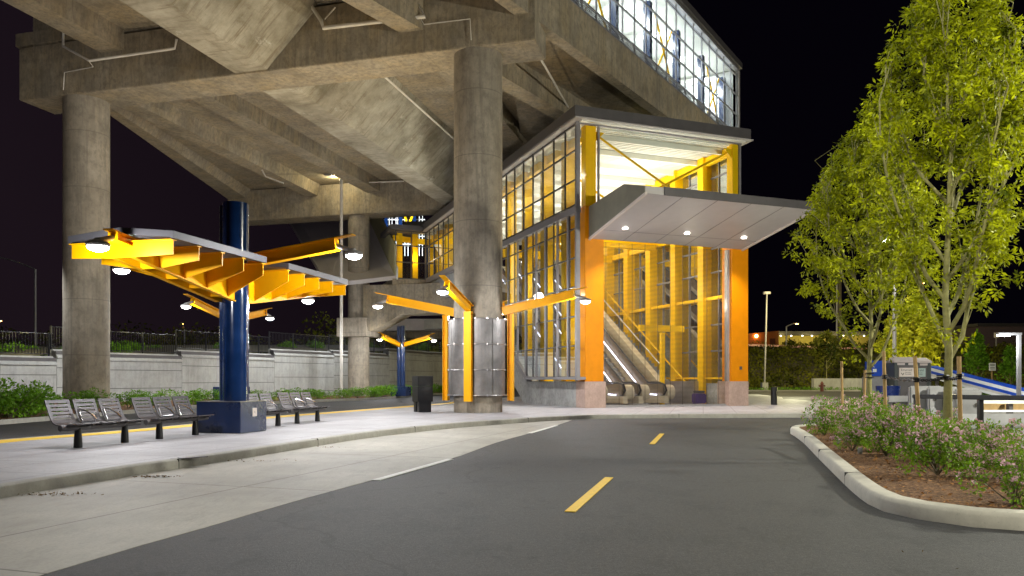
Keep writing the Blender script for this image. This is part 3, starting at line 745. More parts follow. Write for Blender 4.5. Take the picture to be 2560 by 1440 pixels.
MB().extr([(5.5, s, z) for s, z in ((3.4, .17), (16.5, .17), (16.5, 9.3), (15.8, 9.3), (3.0, 1.25))], (.35, 0, 0)).build('side_wall', M['beige'], sw)
stp = MB()
for k in range(40):
    stp.box((5.86, 3.6 + k * .3, .17 + k * .175 - .0), (7.6, 3.9 + k * .3, .17 + (k + 1) * .175))
stp.build('steps', M['conc_base'], sw)
MB().tube([(5.68, 3.1, 2.1), (5.68, 15.9, 10.1)], .035, 8).build('handrail', M['alu'], sw, smooth=True)
MB().tube([(7.35, 3.3, 1.15), (7.35, 15.9, 9.2)], .04, 8).build('handrail', M['yellow_in'], sw, smooth=True)
pb = thing('information_counter', 'low grey steel counter wall inside the entrance', 'counter', EO, EA)
MB().box((5.0, 2.7, .165), (7.7, 2.9, 1.3)).build('panel', M['steel'], pb, bevel=.01)
yt = thing('gantry_frame', 'yellow T shaped frame standing behind the grille', 'frame', EO, EA)
MB().box((5.02, 1.95, .165), (5.2, 2.13, 3.65)).build('post', M['yellow_in'], yt)
MB().beam((3.85, 2.05, 3.85), (6.3, 2.05, 3.85), .2, .3).build('cross_arm', M['yellow_in'], yt)
pm = thing('floor_machine', 'small purple machine on the floor behind the grille', 'machine', EW(6.9, 1.6, .165), EA)
MB().box((-.28, -.25, .05), (.28, .25, .55)).build('body', M['purple'], pm, bevel=.05)
MB().box((-.22, -.2, .56), (.22, .2, .68)).build('top', M['dgrey'], pm, bevel=.03)

# ================================================================== GLASS PLATFORM HALL (upper right)
ph = thing('platform_hall', 'brightly lit glass platform hall high above the entrance with blue columns and yellow braces', 'platform hall', (PC.x, PC.y, 0), math.atan2(-PD.y, -PD.x))
# local x runs toward the camera from the far corner; local y is outward right -> negative is inside? (checked: +y = toward the viewer's right)
L = 44
IN = -1.0    # inside direction along local y
mb = MB(); 
for k in range(int(L / 1.3)):
    x = .1 + 1.3 * k; mb.box((x - .04, -.03, 16.55), (x + .04, .03, 21.1))
for z in (16.6, 17.02, 18.25, 19.5, 20.72): mb.box((0, -.045, z - .03), (L, .035, z + .03))
mb.box((-.1, -.2, 21.05), (L, .12, 21.2))
mb.build('mullions', M['mull'], ph)
gl = MB()
for z in (16.68, 16.76, 16.84, 16.92): gl.box((0, -.02, z), (L, .02, z + .025))
gl.build('vent_louvres', M['dgrey'], ph)
MB().box((-.25, -.1, 16.3), (.05, .1, 21.25)).box((-.25, -.1, 16.3), (-.15, .1, 21.25)).build('corner_post', M['panel'], ph)
MB().add([(0, 0, 16.6), (L, 0, 16.6), (L, 0, 21.1), (0, 0, 21.1)], [(0, 1, 2, 3)]).build('glass_wall', M['glass'], ph, fix=False)
S = -1  # towards the inside
def ib(x0, x1, y0, y1, z0, z1): 
    a, b = sorted((S * y0, S * y1)); return (x0, a, z0), (x1, b, z1)
MB().box(*ib(-.25, L, -.25, 7.5, 21.25, 21.62)).build('roof', M['dgrey'], ph)
MB().box(*ib(0, L, .2, 7, 21.06, 21.2)).build('ceiling', M['offw'], ph)
MB().box(*ib(0, L, .1, 7, 16.5, 16.58)).build('floor', M['conc_base'], ph)
bw = MB().box(*ib(0, L, 4.2, 4.35, 16.6, 21.0))
bw.box(*ib(.35, .45, .15, 4.2, 16.6, 21.0)).build('inner_wall', M['white'], ph)
for k in range(12):
    x = .9 + k * 3.9
    MB().box(*ib(x - .16, x + .16, .5, .85, 16.6, 20.5)).build('column', M['blue'], ph)
    MB().beam((x, -.7, 20.4), (x, -4.2, 20.9), .2, .3).build('rafter', M['offw'], ph)
for k in (0, 2, 4, 6, 8):
    x = .9 + k * 3.9 + 1.95
    MB().tube([(x - 1.2, -.6, 17.0), (x + 1.2, -.6, 20.2)], .05, 6).build('brace', M['yellow_in'], ph)
    MB().tube([(x + 1.2, -.65, 17.0), (x - 1.2, -.65, 20.2)], .05, 6).build('brace', M['yellow_in'], ph)
HALL = ph

# far glimpse of the platform beyond the wing
fh = thing('far_platform_frame', 'blue columns and white window frames glimpsed above the far glass wing', 'platform building', (0, 0, 0))
Yf = 92
for px in (965, 1001, 1036):
    a = P(px - 4, 400, Yf); b = P(px + 4, 640, Yf); MB().box((a.x, Yf, b.z), (b.x, Yf + .4, a.z)).build('column', M['blue'], fh)
fw = MB()
for px in (952, 973, 980, 990, 994, 1012, 1020, 1030, 1048, 1056):
    a = P(px - .8, 400, Yf + 1); b = P(px + .8, 640, Yf + 1); fw.box((a.x, Yf + 1, b.z), (b.x, Yf + 1.1, a.z))
for py in (530, 548, 568, 590, 610):
    a = P(950, py - 1.2, Yf + 1); b = P(1062, py + 1.2, Yf + 1); fw.box((a.x, Yf + 1.2, b.z), (b.x, Yf + 1.3, a.z))
fw.build('window_frame', M['white'], fh)
for (x0, x1) in ((1011, 1017), (1033, 1023)):
    MB().tube([P(x0, 534, Yf - .3), P(x1, 559, Yf - .3)], .14, 6).build('brace', M['yellow_in'], fh)
a = P(1012, 558, 80); b = P(1068, 573, 80); MB().box((a.x, 79, b.z), (b.x, 81, a.z)).build('roof', M['dgrey'], fh)
# ================================================================== SHELTER, LIGHT ARMS, BENCHES
DD = Vector((.24, .971)).normalized()         # along the platform
def lamp_arm(parent, base, ang, length, z0, z1, h=.30, s=1.0, lens='lens'):
    """yellow I-beam arm (local frame of parent), with flange tongue, lamp head and lens"""
    d = Vector((math.cos(ang), math.sin(ang), 0)); b = Vector(base)
    p0 = b + Vector((0, 0, z0)); p1 = b + d * (length * .84) + Vector((0, 0, z0 + (z1 - z0) * .84)); p2 = b + d * length + Vector((0, 0, z1))
    m = MB().ibeam(p0, p1, .2 * s, h, .022, .016)
    ax = (p1 - p0).normalized(); u = ax.cross(Vector((0, 0, 1))).normalized().cross(ax)
    top = u * (h / 2 - .011)
    m.beam(p1 + top, p2 + top, .2 * s, .022)
    m.beam(p1 - ax * .02, p1, .2 * s, h - .03)
    arm = m.build('light_arm', M['yellow'], parent)
    lp = p1 + d * .42 * s + Vector((0, 0, -.24))
    hd = MB().ellipsoid((lp.x, lp.y, lp.z), .21 * s, .21 * s, .085 * s, 18, 8)
    hd.tube([p1 - d * .03 + Vector((0, 0, -.03)), p1 + d * .18 * s + Vector((0, 0, -.10)), lp + Vector((0, 0, .04))], [.05 * s, .055 * s, .09 * s], 10)
    hd.build('lamp_head', M['grey'], arm, smooth=True)
    MB().ellipsoid((lp.x, lp.y, lp.z - .045 * s), .185 * s, .185 * s, .085 * s, 18, 8).build('lamp_lens', M[lens], arm, smooth=True)
    return Vector((lp.x, lp.y, lp.z))
def world_of(root, p):
    c, s = math.cos(root.rotation_euler.z), math.sin(root.rotation_euler.z); k = root.scale[0]
    return Vector((root.location.x + k * (c * p.x - s * p.y), root.location.y + k * (s * p.x + c * p.y), root.location.z + k * p.z))

SH = Vector((-6.66, 18.3, .15)); SA = math.atan2(DD.y, DD.x) - math.pi / 2      # local y along the platform, local x toward the camera side
sh = thing('bus_shelter', 'butterfly ribbed yellow steel bus shelter on twin dark blue pipes with a blue base box', 'bus shelter', SH, SA)
MB().cyl(.09, -.02, .5, 5.43, .295, n=40).build('column_pipe', M['blue'], sh, smooth=True)
MB().cyl(-.13, .16, .5, 5.40, .29, n=40).build('column_pipe', M['blue'], sh, smooth=True)
# base box
MB().box((-.6, -.55, 0), (.56, .55, .72)).build('base_box', M['bluebox'], sh, bevel=.012)
MB().box((-.61, -.56, .72), (.57, .56, .735)).build('box_rim', M['steel'], sh)
MB().box((.561, -.06, .37), (.567, .12, .57)).build('socket_plate', M['pink'], sh)
MB().tube([(.568, .05, .44), (.568, .03, .5), (.568, .01, .46)], .004, 5).build('socket_symbol', M['ink'], sh)
ZT = 4.03 - .15
HW = 1.15
def rib(y, dep_edge, dep_mid):
    pts = [(-HW, ZT), (HW, ZT), (HW, ZT - dep_edge), (.24, ZT - dep_mid), (-.24, ZT - dep_mid), (-HW, ZT - dep_edge)]
    m = MB().extr([(x, y - .012, z) for x, z in pts], (0, .024, 0))
    m.box((-HW - .01, y - .075, ZT), (HW + .01, y + .075, ZT + .018))
    return m.build('rib', M['yellow'], sh)
rows = [.95 + .72 * k for k in range(5)]
rows = [.55 + .765 * k for k in range(5)]
for sgn in (-1, 1):
    for k, y in enumerate(rows):
        t = y / rows[-1]; rib(sgn * y, .265, .27 + .50 * (1 - t) + .02)
    for x in (-.22, .22):
        pts = [(.0, ZT), (rows[-1], ZT), (rows[-1], ZT - .27), (.3, ZT - .80), (.0, ZT - .80)]
        MB().extr([(x - .01, sgn * y, z) for y, z in pts], (.02, 0, 0)).beam((x, sgn * .3, ZT - .80), (x, sgn * rows[-1], ZT - .275), .12, .02).build('spine_plate', M['yellow'], sh)
    # roof: thin grey deck with a low ridge and a fascia lip
    y0, y1 = sgn * .48, sgn * (rows[-1] + .06)
    A = [(-HW - .05, y0, ZT + .05), (0, y0, ZT + .17), (HW + .05, y0, ZT + .05), (HW + .05, y0, ZT + .17), (0, y0, ZT + .29), (-HW - .05, y0, ZT + .17)]
    MB().loft(A, [(x, y1, z) for x, _, z in A]).build('roof', M['sroof'], sh)
    MB().box((-HW - .05, min(y0, y1), ZT + .03), (-HW + .02, max(y0, y1), ZT + .052)).box((HW - .02, min(y0, y1), ZT + .03), (HW + .05, max(y0, y1), ZT + .052)).build('roof_gutter', M['sroof'], sh)
lampsW = []
def L_(root, p, pw): lampsW.append((world_of(root, p), pw))
L_(sh, lamp_arm(sh, (.4, 0, 0), 0, 2.75, 4.05, 4.42, .3), 1)
L_(sh, lamp_arm(sh, (-.4, 0, 0), math.pi, 2.75, 4.0, 4.28, .3), 1)
L_(sh, lamp_arm(sh, (.12, -3.3, 0), -math.pi / 2 + .12, .95, 3.86, 3.94, .18, 1.0), .55)
L_(sh, lamp_arm(sh, (-.25, 3.1, 0), math.pi / 2 + .1, .95, 3.76, 3.84, .18, .9), 1)

# light frame round the nearer column
cf = thing('column_light_frame', 'four yellow posts with lamp arms around the metal jacketed concrete column', 'light frame', (-1.3, 29.4, 0), SA)
for k, ang in enumerate((0, math.pi / 2, math.pi, -math.pi / 2)):
    d = Vector((math.cos(ang), math.sin(ang), 0)); b = d * 1.22
    m = MB(); t = Vector((-d.y, d.x, 0))
    m.beam(b + d * .1 + Vector((0, 0, .58)), b + d * .1 + Vector((0, 0, 4.0)), .02, .3) if False else None
    o1 = b + d * .16
    m.tube([], .01) if False else None
    for off_, w_, th in ((o1, .28, .022), (b - d * .02, .28, .022)):
        m.add([], [])
        lo = off_ - t * w_ / 2 - d * th / 2; hi = off_ + t * w_ / 2 + d * th / 2
        m.extr([(lo.x, lo.y, .58), ((off_ + t * w_ / 2 - d * th / 2).x, (off_ + t * w_ / 2 - d * th / 2).y, .58), (hi.x, hi.y, .58), ((off_ - t * w_ / 2 + d * th / 2).x, (off_ - t * w_ / 2 + d * th / 2).y, .58)], (0, 0, 3.3))
    w0 = b - t * .01; w1 = o1 + t * .01
    m.extr([(w0.x, w0.y, .58), ((b + t * .01).x, (b + t * .01).y, .58), (w1.x, w1.y, .58), ((o1 - t * .01).x, (o1 - t * .01).y, .58)], (0, 0, 3.3))
    m.build('post', M['yellow'], cf)
    L_(cf, lamp_arm(cf, (d.x * .95, d.y * .95, 0), ang, 3.3, 3.98, 4.68, .32), .9)
jk = MB(); rj = 1.12
for a in range(4):
    a0 = math.pi / 4 + a * math.pi / 2
    for (zz0, zz1) in ((.80, 1.74), (1.76, 2.70), (2.72, 3.66)):
        for half in (-1, 1):
            s0, s1 = (-.62, -.012) if half < 0 else (.012, .62)
            n = 7; rin = []; 
            for i in range(n): t = a0 + s0 + (s1 - s0) * i / (n - 1); rin.append((rj * math.cos(t), rj * math.sin(t)))
            out = [(x * 1.012, y * 1.012) for x, y in rin]
            for i in range(n - 1): jk.slab([rin[i], rin[i + 1], out[i + 1], out[i]], zz0, zz1)
jk.build('metal_jacket', M['jacket'], cf, smooth=True)
rg = MB()
for z in (.80, 1.75, 2.71, 3.66):
    pts = [(1.14 * math.cos(t), 1.14 * math.sin(t), z) for t in [2 * math.pi * i / 48 for i in range(49)]]
    rg.tube(pts, .018, 6, False)
    for i in range(16):
        t = 2 * math.pi * (i + .5) / 16; rg.box((1.15 * math.cos(t) - .025, 1.15 * math.sin(t) - .025, z - .03), (1.15 * math.cos(t) + .025, 1.15 * math.sin(t) + .025, z + .03))
rg.build('jacket_clamps', M['steel'], cf)

# blue lamp columns across the bus road
def blue_unit(loc, rz, s, label, arms):
    t = thing('lamp_column', label, 'lamp column', loc, rz, 'blue lamp columns with yellow arms'); t.scale = (s, s, s)
    MB().cyl(.14, 0, .4, 5.3, .2, n=24).build('column_pipe', M['blue'], t, smooth=True)
    MB().cyl(-.14, .05, .4, 5.28, .2, n=24).build('column_pipe', M['blue'], t, smooth=True)
    MB().box((-.6, -.55, 0), (.6, .55, .72)).build('base_box', M['bluebox'], t, bevel=.012)
    for a in arms:
        L_(t, lamp_arm(t, (math.cos(a) * .2, math.sin(a) * .2, 0), a, 3.1, 3.85, 4.5, .3), .8 * s)
    return t
blue_unit(Vector((-15.5, 42.4, .12)), SA, 1.2, 'dark blue lamp column hidden behind the ribbed shelter, two arms showing', (-math.pi / 2 - .0, math.pi / 2))
blue_unit(Vector((-8.4, 58, .12)), SA, 1.0, 'dark blue lamp column with two raised yellow arms in front of the concrete wall', (-math.pi / 2 - .1, -.35))

# benches
def make_bench():
    t = thing('bench', 'three seat grey metal bench, nearest of the row', 'bench', (0, 0, 0), 0, 'grey slatted three seat benches')
    MB().tube([(-.98, 0, .37), (.98, 0, .37)], .055, 14).build('support_beam', M['dgrey'], t, smooth=True)
    for x in (-.58, .58):
        MB().tube([(x, 0, 0), (x, 0, .16), (x, 0, .30), (x, 0, .36)], [.075, .068, .056, .056], 16).build('leg', M['black'], t, smooth=True)
    prof = [(-.43, .87), (-.41, .81), (-.405, .79), (-.385, .74), (-.378, .72), (-.358, .67), (-.35, .65), (-.33, .605), (-.322, .585), (-.30, .54), (-.29, .52), (-.25, .46), (-.17, .425), (-.06, .415), (.1, .425), (.24, .45), (.27, .447)]
    slots = {2, 4, 6, 8}
    slots = {1, 3, 5, 7, 9}
    for sx in (-.62, 0, .62):
        m = MB()
        for i in range(len(prof) - 1):
            a, b = prof[i], prof[i + 1]
            rngs = ((-.27, .27),) if i not in slots else ((-.27, -.2), (.2, .27))
            for x0, x1 in rngs:
                d = Vector((b[0] - a[0], b[1] - a[1])).normalized(); nn = Vector((-d.y, d.x)) * .018
                m.extr([(sx + x0, a[0], a[1]), (sx + x0, b[0], b[1]), (sx + x0, b[0] - nn.x, b[1] - nn.y), (sx + x0, a[0] - nn.x, a[1] - nn.y)], (x1 - x0, 0, 0))
        m.build('seat', M['bench'], t)
        for bx_ in (sx - .2, sx + .2): MB().beam((bx_, -.08, .40), (bx_, .2, .42), .04, .05).build('seat_bracket', M['dgrey'], t)
    for ax in (-.31, .31):
        pts = [(ax, -.17, .46), (ax, -.26, .66), (ax, -.24, .69), (ax, -.1, .665), (ax, .06, .59), (ax, .15, .51), (ax, .13, .475), (ax, -.17, .455)]
        MB().tube(pts, .019, 8).build('armrest', M['alu'], t, smooth=True)
    return t
b0 = make_bench(); brz = math.atan2(-.97, -.25)
bl = ['three seat grey metal bench nearest the left end of the row', 'three seat grey metal bench touching the blue base box on its near side', 'three seat grey bench partly hidden behind the blue base box', 'three seat grey metal bench farthest along toward the litter bin']
for i, (x, y) in enumerate(((-7.80, 14.6), (-7.24, 16.62), (-6.42, 20.0), (-5.92, 22.2))):
    if i == 0: b0.location = (x, y, .15); b0.rotation_euler = (0, 0, brz); b0['label'] = bl[0]
    else: dup(b0, (x, y, .15), brz, bl[i])
# litter bin
bn = thing('litter_bin', 'black boxy metal litter bin on two legs by the jacketed column', 'litter bin', (-3.42, 29.3, .15), SA + R(40))
MB().box((-.30, -.34, .40), (.30, .34, .98)).box((-.305, -.345, .99), (.305, .345, 1.36)).build('body', M['black'], bn, bevel=.01)
for y in (-.18, .2): MB().box((-.24, y - .12, 0), (.24, y + .12, .4)).build('leg', M['black'], bn)
MB().box((-.31, -.34, 1.361), (.31, .34, 1.37)).build('lid', M['dgrey'], bn)
# ================================================================== LEFT RETAINING WALL, FENCES, BANK
W = [Vector((-41, 12, 0)), P(-160, 900, 36), P(0, 900, 38.3), P(142, 900, 40.5), P(264, 900, 43), P(455, 900, 47), P(686, 900, 55), P(835, 900, 61), P(973, 900, 70), P(1082, 900, 80), P(1150, 900, 86)]
tops = [2.65, 2.65, 2.62, 3.0, 2.92, 3.22, 3.6, 3.75, 4.25, 4.3]
wl = thing('retaining_wall', 'long pale concrete retaining wall with grooved panels and a stepped sloping coping', 'retaining wall')
def seg(i): return Vector((W[i].x, W[i].y)), Vector((W[i + 1].x, W[i + 1].y))
for i in range(len(W) - 1):
    a, b = seg(i); t = (b - a).normalized(); n = Vector((t.y, -t.x)); h = tops[i]      # n faces the road
    zc = h - .5; z = zc; bounds = [h - .5]
    while z > -.02:
        z2 = max(z - (.5 if z == zc else 1.05), -.1)
        A = [(*(a + t * .012), z2 + .02), (*(b - t * .012), z2 + .02), (*(b - t * .012), z - .012), (*(a + t * .012), z - .012)]
        MB().extr(A, (-n.x * .5, -n.y * .5, 0)).build('wall_panel', M['conc_wall'], wl); z = z2
    bk = a - n * .06; bk2 = b - n * .06
    MB().extr([(bk.x, bk.y, -.1), (bk2.x, bk2.y, -.1), (bk2.x, bk2.y, h - .1), (bk.x, bk.y, h - .1)], (-n.x * .4, -n.y * .4, 0)).build('wall_core', M['dgrey'], wl)
    # sloping coping
    sec = [(.07, h - .49), (.07, h - .42), (-.35, h), (-.6, h), (-.6, h - .49)]
    ra = [(a.x + n.x * o, a.y + n.y * o, z) for o, z in sec]; rb_ = [(b.x + n.x * o, b.y + n.y * o, z) for o, z in sec]
    MB().loft(ra, rb_).build('coping', M['conc_wall'], wl)
flab = ['section of black bar railing left of the nearer left column', 'black bar railing between the left column and the first step of the wall', 'black bar railing behind the blue shelter column', 'black bar railing on the wall left of the farther round column', 'dim black railing on the wall right of the farther round column']
for j, (i0, i1) in enumerate(((0, 3), (3, 5), (5, 6), (6, 8), (8, 10))):
    f = thing('railing', flab[j], 'railing', (0, 0, 0), 0, 'black railings on top of the retaining wall')
    bars = MB(); rl = MB(); ps = MB()
    for i in range(i0, i1):
        a, b = seg(i); t = (b - a).normalized(); n = Vector((t.y, -t.x)); h = tops[i]; a = a - n * .48; b = b - n * .48
        Ln = (b - a).length; k = 0
        rl.beam((*a, h + 1.2), (*b, h + 1.2), .05, .04).beam((*a, h + .12), (*b, h + .12), .04, .04)
        s = 0
        while s < Ln:
            p = a + t * s; bars.box((p.x - .011, p.y - .011, h + .12), (p.x + .011, p.y + .011, h + 1.2)); s += .15
        s = 0
        while s < Ln + .01:
            p = a + t * s; MB().box((p.x - .035, p.y - .035, h - .02), (p.x + .035, p.y + .035, h + 1.24)).build('post', M['black'], f); s += 2.5
    bars.build('bars', M['black'], f); rl.build('rail', M['black'], f)
# bank behind the wall
bk = MB(); r0 = []; r1 = []; r2 = []
for i, w in enumerate(W):
    h = tops[min(i, len(tops) - 1)] - .25
    a, b = seg(min(i, len(W) - 2)); t = (b - a).normalized(); n = Vector((t.y, -t.x))
    q = Vector((w.x, w.y)) - n * .55; r0.append((q.x, q.y, h)); q2 = q - n * 4; r1.append((q2.x, q2.y, h + .6)); q3 = q - n * 90; r2.append((q3.x, q3.y, h + 1.6))
vs = r0 + r1 + r2; k = len(W); fs = []
for i in range(k - 1):
    fs += [(i, i + 1, k + i + 1, k + i), (k + i, k + i + 1, 2 * k + i + 1, 2 * k + i)]
struct('left_bank', bk.add(vs, fs), M['ground'])

def shrub_mesh(seed, n, rad, h, size, m, flower=0, name='foliage'):
    r = np.random.default_rng(seed)
    lobes = r.normal(size=(9, 3)) * np.array([rad * .45, rad * .45, h * .16]) + np.array([0, 0, h * .55])
    idx = r.integers(0, 9, n); d = r.normal(size=(n, 3)); d /= np.linalg.norm(d, axis=1)[:, None]
    rr = r.uniform(.45, 1.0, n) ** .6
    p = lobes[idx] + d * rr[:, None] * np.array([rad * .48, rad * .48, h * .36]); p[:, 2] = np.abs(p[:, 2] - .04) + .04
    return p, d, lobes
def leaf_obj(name, cent, size, m, parent, **k):
    return quads_obj(name, leaf_mesh(cent, size, **k), m, parent)
def make_shrub(seed, rad, h, n, size, mname, label, group, flowers=0, cat='shrub', name='flowering_shrub'):
    t = thing(name, label, cat, (0, 0, 0), 0, group)
    p, d, lobes = shrub_mesh(seed, n, rad, h, size, None)
    leaf_obj('foliage', p, size, M[mname], t, aspect=.55, droop=.0, seed=seed, dirs=d)
    st = MB()
    for l in lobes: st.tube([(0, 0, 0), (l[0] * .4, l[1] * .4, l[2] * .45), (l[0], l[1], l[2] + h * .15)], [.014, .01, .004], 5)
    st.build('stem', M['barkd'], t)
    if flowers:
        r = np.random.default_rng(seed + 50)
        q, d2, _ = shrub_mesh(seed, n, rad, h, size, None)
        m_ = (d2[:, 2] > -.2) & (np.arange(n) % 3 == 0); q = q[m_][:flowers] + d2[m_][:flowers] * .035
        cl = []; 
        for c in q:
            k = r.integers(3, 8); cl.append(c + r.normal(size=(k, 3)) * .026)
        leaf_obj('blossom', np.concatenate(cl), .046, M['flower'], t, aspect=.85, droop=-.2, seed=seed + 9)
    return t
# green shrubs along the planting strip and at the foot of the wall
gs = [make_shrub(100 + i, .62, .95, 1500, .085, 'leafg', 'x', 'green shrubs in the planting strip', name='green_shrub') for i in range(3)]
spots = [(-16.9, 22.6, 1.3), (-16.75, 23.9, 1.35), (-16.6, 25.3, 1.25), (-16.7, 26.6, 1.2), (-17.6, 27.6, 1.25), (-18.5, 29.5, 1.2), (-17.9, 31.8, 1.35), (-17.0, 34.0, 1.15), (-16.9, 36.4, 1.3), (-16.2, 38.6, 1.2), (-15.6, 40.4, 1.2), (-14.6, 43.5, 1.1), (-13.6, 46, 1.1), (-12.9, 47.8, 1.15),
         (-12.6, 49.6, 1.0), (-11.2, 50.6, 1.0), (-10.5, 52.2, 1.15), (-9.8, 53.6, 1.25), (-9.5, 55.2, 1.3), (-9.4, 56.6, 1.3), (-8.9, 60.5, 1.3), (-8.2, 63, 1.25), (-7.4, 66, 1.4), (-6.6, 69.5, 1.4), (-5.9, 71.5, 1.4)]
gl_ = ['leftmost, at the frame edge before the wall', 'second from the left before the wall', 'third from the left before the wall', 'fourth from the left, beside the first round column', 'at the foot of the nearer left column', 'just right of the nearer left column foot', 'behind the first bench backs', 'behind the gap after the first bench', 'between the first and second bench', 'behind the second bench', 'left of the blue shelter base', 'right of the blue shelter column', 'behind the third bench', 'left of the pale downspout',
      'at the foot of the farther round column', 'right foot of the farther round column', 'first in the row right of the farther column', 'second in the row right of the farther column', 'third in the row right of the farther column', 'left of the far blue lamp column base', 'right of the far blue lamp column base', 'behind the litter bin', 'between the bin and the yellow posts', 'last but one before the yellow posts', 'last in the row by the yellow posts']
for i, (x, y, s) in enumerate(spots):
    lb = 'leafy green shrub ' + gl_[i]
    o = gs[i % 3]
    if i < 3: o.location = (x, y, .1); o.scale = (s * 1.1, s * 1.1, s); o['label'] = lb
    else: dup(o, (x, y, .1), random.uniform(0, 6), lb, None, (s * 1.0, s * 1.0, s * (.9 if i < 4 else .62)))
bs = make_shrub(120, .9, 1.0, 1500, .13, 'leafg', 'x', 'shrubs on the bank behind the black railings', name='bank_shrub')
bspots = [(15, 41, 2.3), (60, 42, 2.4), (105, 43.5, 2.3), (150, 44, 2.2), (290, 46, 2.7), (330, 47.5, 2.9), (375, 49, 2.8), (560, 54, 3.1), (720, 62, 3.6), (790, 65, 3.7), (925, 76, 4.2), (1060, 88, 4.6)]
bl2 = ['at the far left edge', 'second from the left edge', 'third from the left edge', 'against the left of the round column', 'just right of the left round column', 'second right of the left round column', 'below the highest bars of the railing', 'left of the blue shelter column', 'right of the blue shelter column', 'left of the farther column', 'right of the farther column', 'right of the far blue lamp column']
for i, (px, Y, z) in enumerate(bspots):
    x = (px - 1280) / F_PX * Y; lb = 'yellow green shrub behind the black railing ' + bl2[i]
    s = random.uniform(.75, 1.05)
    if i == 0: bs.location = (x, Y, z - .1); bs['label'] = lb
    else: dup(bs, (x, Y, z - .1), random.uniform(0, 6), lb, None, s)
# dark tree mass far behind the wall
nn = 26000; pp = np.zeros((nn, 3)); pp[:, 0] = rng.uniform(-75, 2, nn); pp[:, 1] = rng.uniform(95, 125, nn) - (pp[:, 0] * .1)
pp[:, 2] = 3 + rng.uniform(0, 1, nn) ** 1.3 * (3.5 + 2.2 * np.sin(pp[:, 0] * .23) + 1.5 * np.sin(pp[:, 0] * .71 + 1) + 1.4 * (pp[:, 0] > -35))
tag(leaf_obj('distant_woods', pp, .5, M['leafh'], None, aspect=.6, seed=5), 'dark far off bushes and trees beyond the railings', 'woods', kind='stuff')
# street lamps left
def street_lamp(name, label, base, top, arm, lensm, rad=.09, head=.35, group=None, single=1):
    t = thing(name, label, 'street lamp', base, 0, group)
    h = top.z - base[2]; d = Vector((arm[0], arm[1], 0))
    pts = [(0, 0, 0), (0, 0, h * .86)] + [(d.x * u, d.y * u, h * .86 + h * .14 * math.sin(u * math.pi / 2)) for u in (.1, .25, .45, .7, 1)]
    MB().tube(pts, [rad * 1.3, rad] + [rad * .7] * 5, 10).build('pole', M['grey'], t, smooth=True)
    MB().ellipsoid((d.x, d.y, h - .02), head, head * .5, head * .25).build('lamp_head', M['grey'], t, smooth=True)
    if lensm: MB().ellipsoid((d.x, d.y, h - .02 - head * .15), head * .7, head * .4, head * .2).build('lamp_lens', M[lensm], t, smooth=True)
    return t
bz = P(88, 850, 70); tp = P(88, 640, 70)
street_lamp('street_lamp', 'tall thin unlit curved street lamp at the far left', (bz.x, 70, 4), tp, (-4.5, 0), None, .09, .3)
bz = P(-12, 860, 75); tp = P(-12, 800, 75); street_lamp('street_lamp', 'orange street lamp glowing at the left picture edge', (bz.x, 75, 4), tp, (.45, 0), 'lens_o', .07, .3)
bz = P(461, 860, 105); tp = P(461, 808, 105); street_lamp('street_lamp', 'small orange street lamp above the wall, left of the blue shelter column', (bz.x, 105, 4), tp, (-.4, 0), 'lens_o', .09, .4)

# far grey overpass glimpsed under the walkway
fo = thing('far_overpass', 'pale grey beam and box underside glimpsed under the walkway', 'overpass')
def pbox(x0, x1, y0, y1, Y, dep): a = P(x0, y0, Y); b = P(x1, y1, Y); return (a.x, Y, b.z), (b.x, Y + dep, a.z)
MB().box(*pbox(965, 1112, 797, 826, 74, 2)).build('beam', M['panel'], fo)
MB().box(*pbox(1060, 1125, 800, 822, 72.5, 1.2)).build('bearing_block', M['conc_wall'], fo)
MB().box(*pbox(940, 1135, 826, 846, 76, 3)).build('deck_edge', M['conc_dark'], fo)

# ================================================================== PLANTER SHRUBS, TREES, STAKES
fs_ = [make_shrub(200 + i, .46, .74, 1700, .055, 'leafs', 'x', 'pink flowering shrubs in the planter', flowers=95) for i in range(4)]
sp = [(2062, 1088, .9, 'leftmost, at the rounded far tip of the planter'), (2096, 1062, 1.0, 'behind the leftmost one at the far tip'), (2118, 1100, .95, 'third along the kerb from the far tip'), (2150, 1075, 1.0, 'beside the leftmost timber stake'),
      (2172, 1112, .95, 'in front of the farther staked tree'), (2238, 1098, .85, 'left of the middle timber stake'), (2215, 1140, .95, 'nearest the white edge marker'), (2290, 1098, .82, 'between the two front stakes'),
      (2285, 1152, .88, 'before the second stake, low on the mulch'), (2330, 1130, .85, 'at the left foot of the nearest trunk'), (2345, 1188, .95, 'nearest the curved kerb, left of the trunk'), (2395, 1165, .8, 'at the right foot of the nearest trunk'),
      (2385, 1112, .7, 'behind the right timber stake'), (2446, 1192, .5, 'small, just right of the trunk on the mulch'), (2508, 1165, .8, 'below the black handrail post'), (2548, 1205, .85, 'at the right edge, tall with red tips'),
      (2196, 1088, .95, 'behind the row, right of the farther trunk'), (2262, 1126, .85, 'low, wedged between the two middle stakes'), (2318, 1106, .75, 'at the back, just left of the nearest trunk'), (2362, 1158, .8, 'hiding the root of the nearest trunk'), (2418, 1148, .6, 'small, right beside the right timber stake'), (2472, 1168, .62, 'small, under the left half of the black rail'), (2130, 1128, .7, 'small, closest to the far bend of the kerb'),
      (2535, 1262, .7, 'lowest, at the bottom right over the mulch')]
for i, (px, py, s, lb) in enumerate(sp):
    s *= .96; g = G(px, py, .13); lb = 'pink flowering shrub ' + lb; o = fs_[i % 4]
    if i < 4: o.location = g; o.scale = (s, s, s * 1.02); o['label'] = lb
    else: dup(o, g, random.uniform(0, 6.2), lb, None, (s * random.uniform(.9, 1.15), s, s * random.uniform(.85, 1.12)))

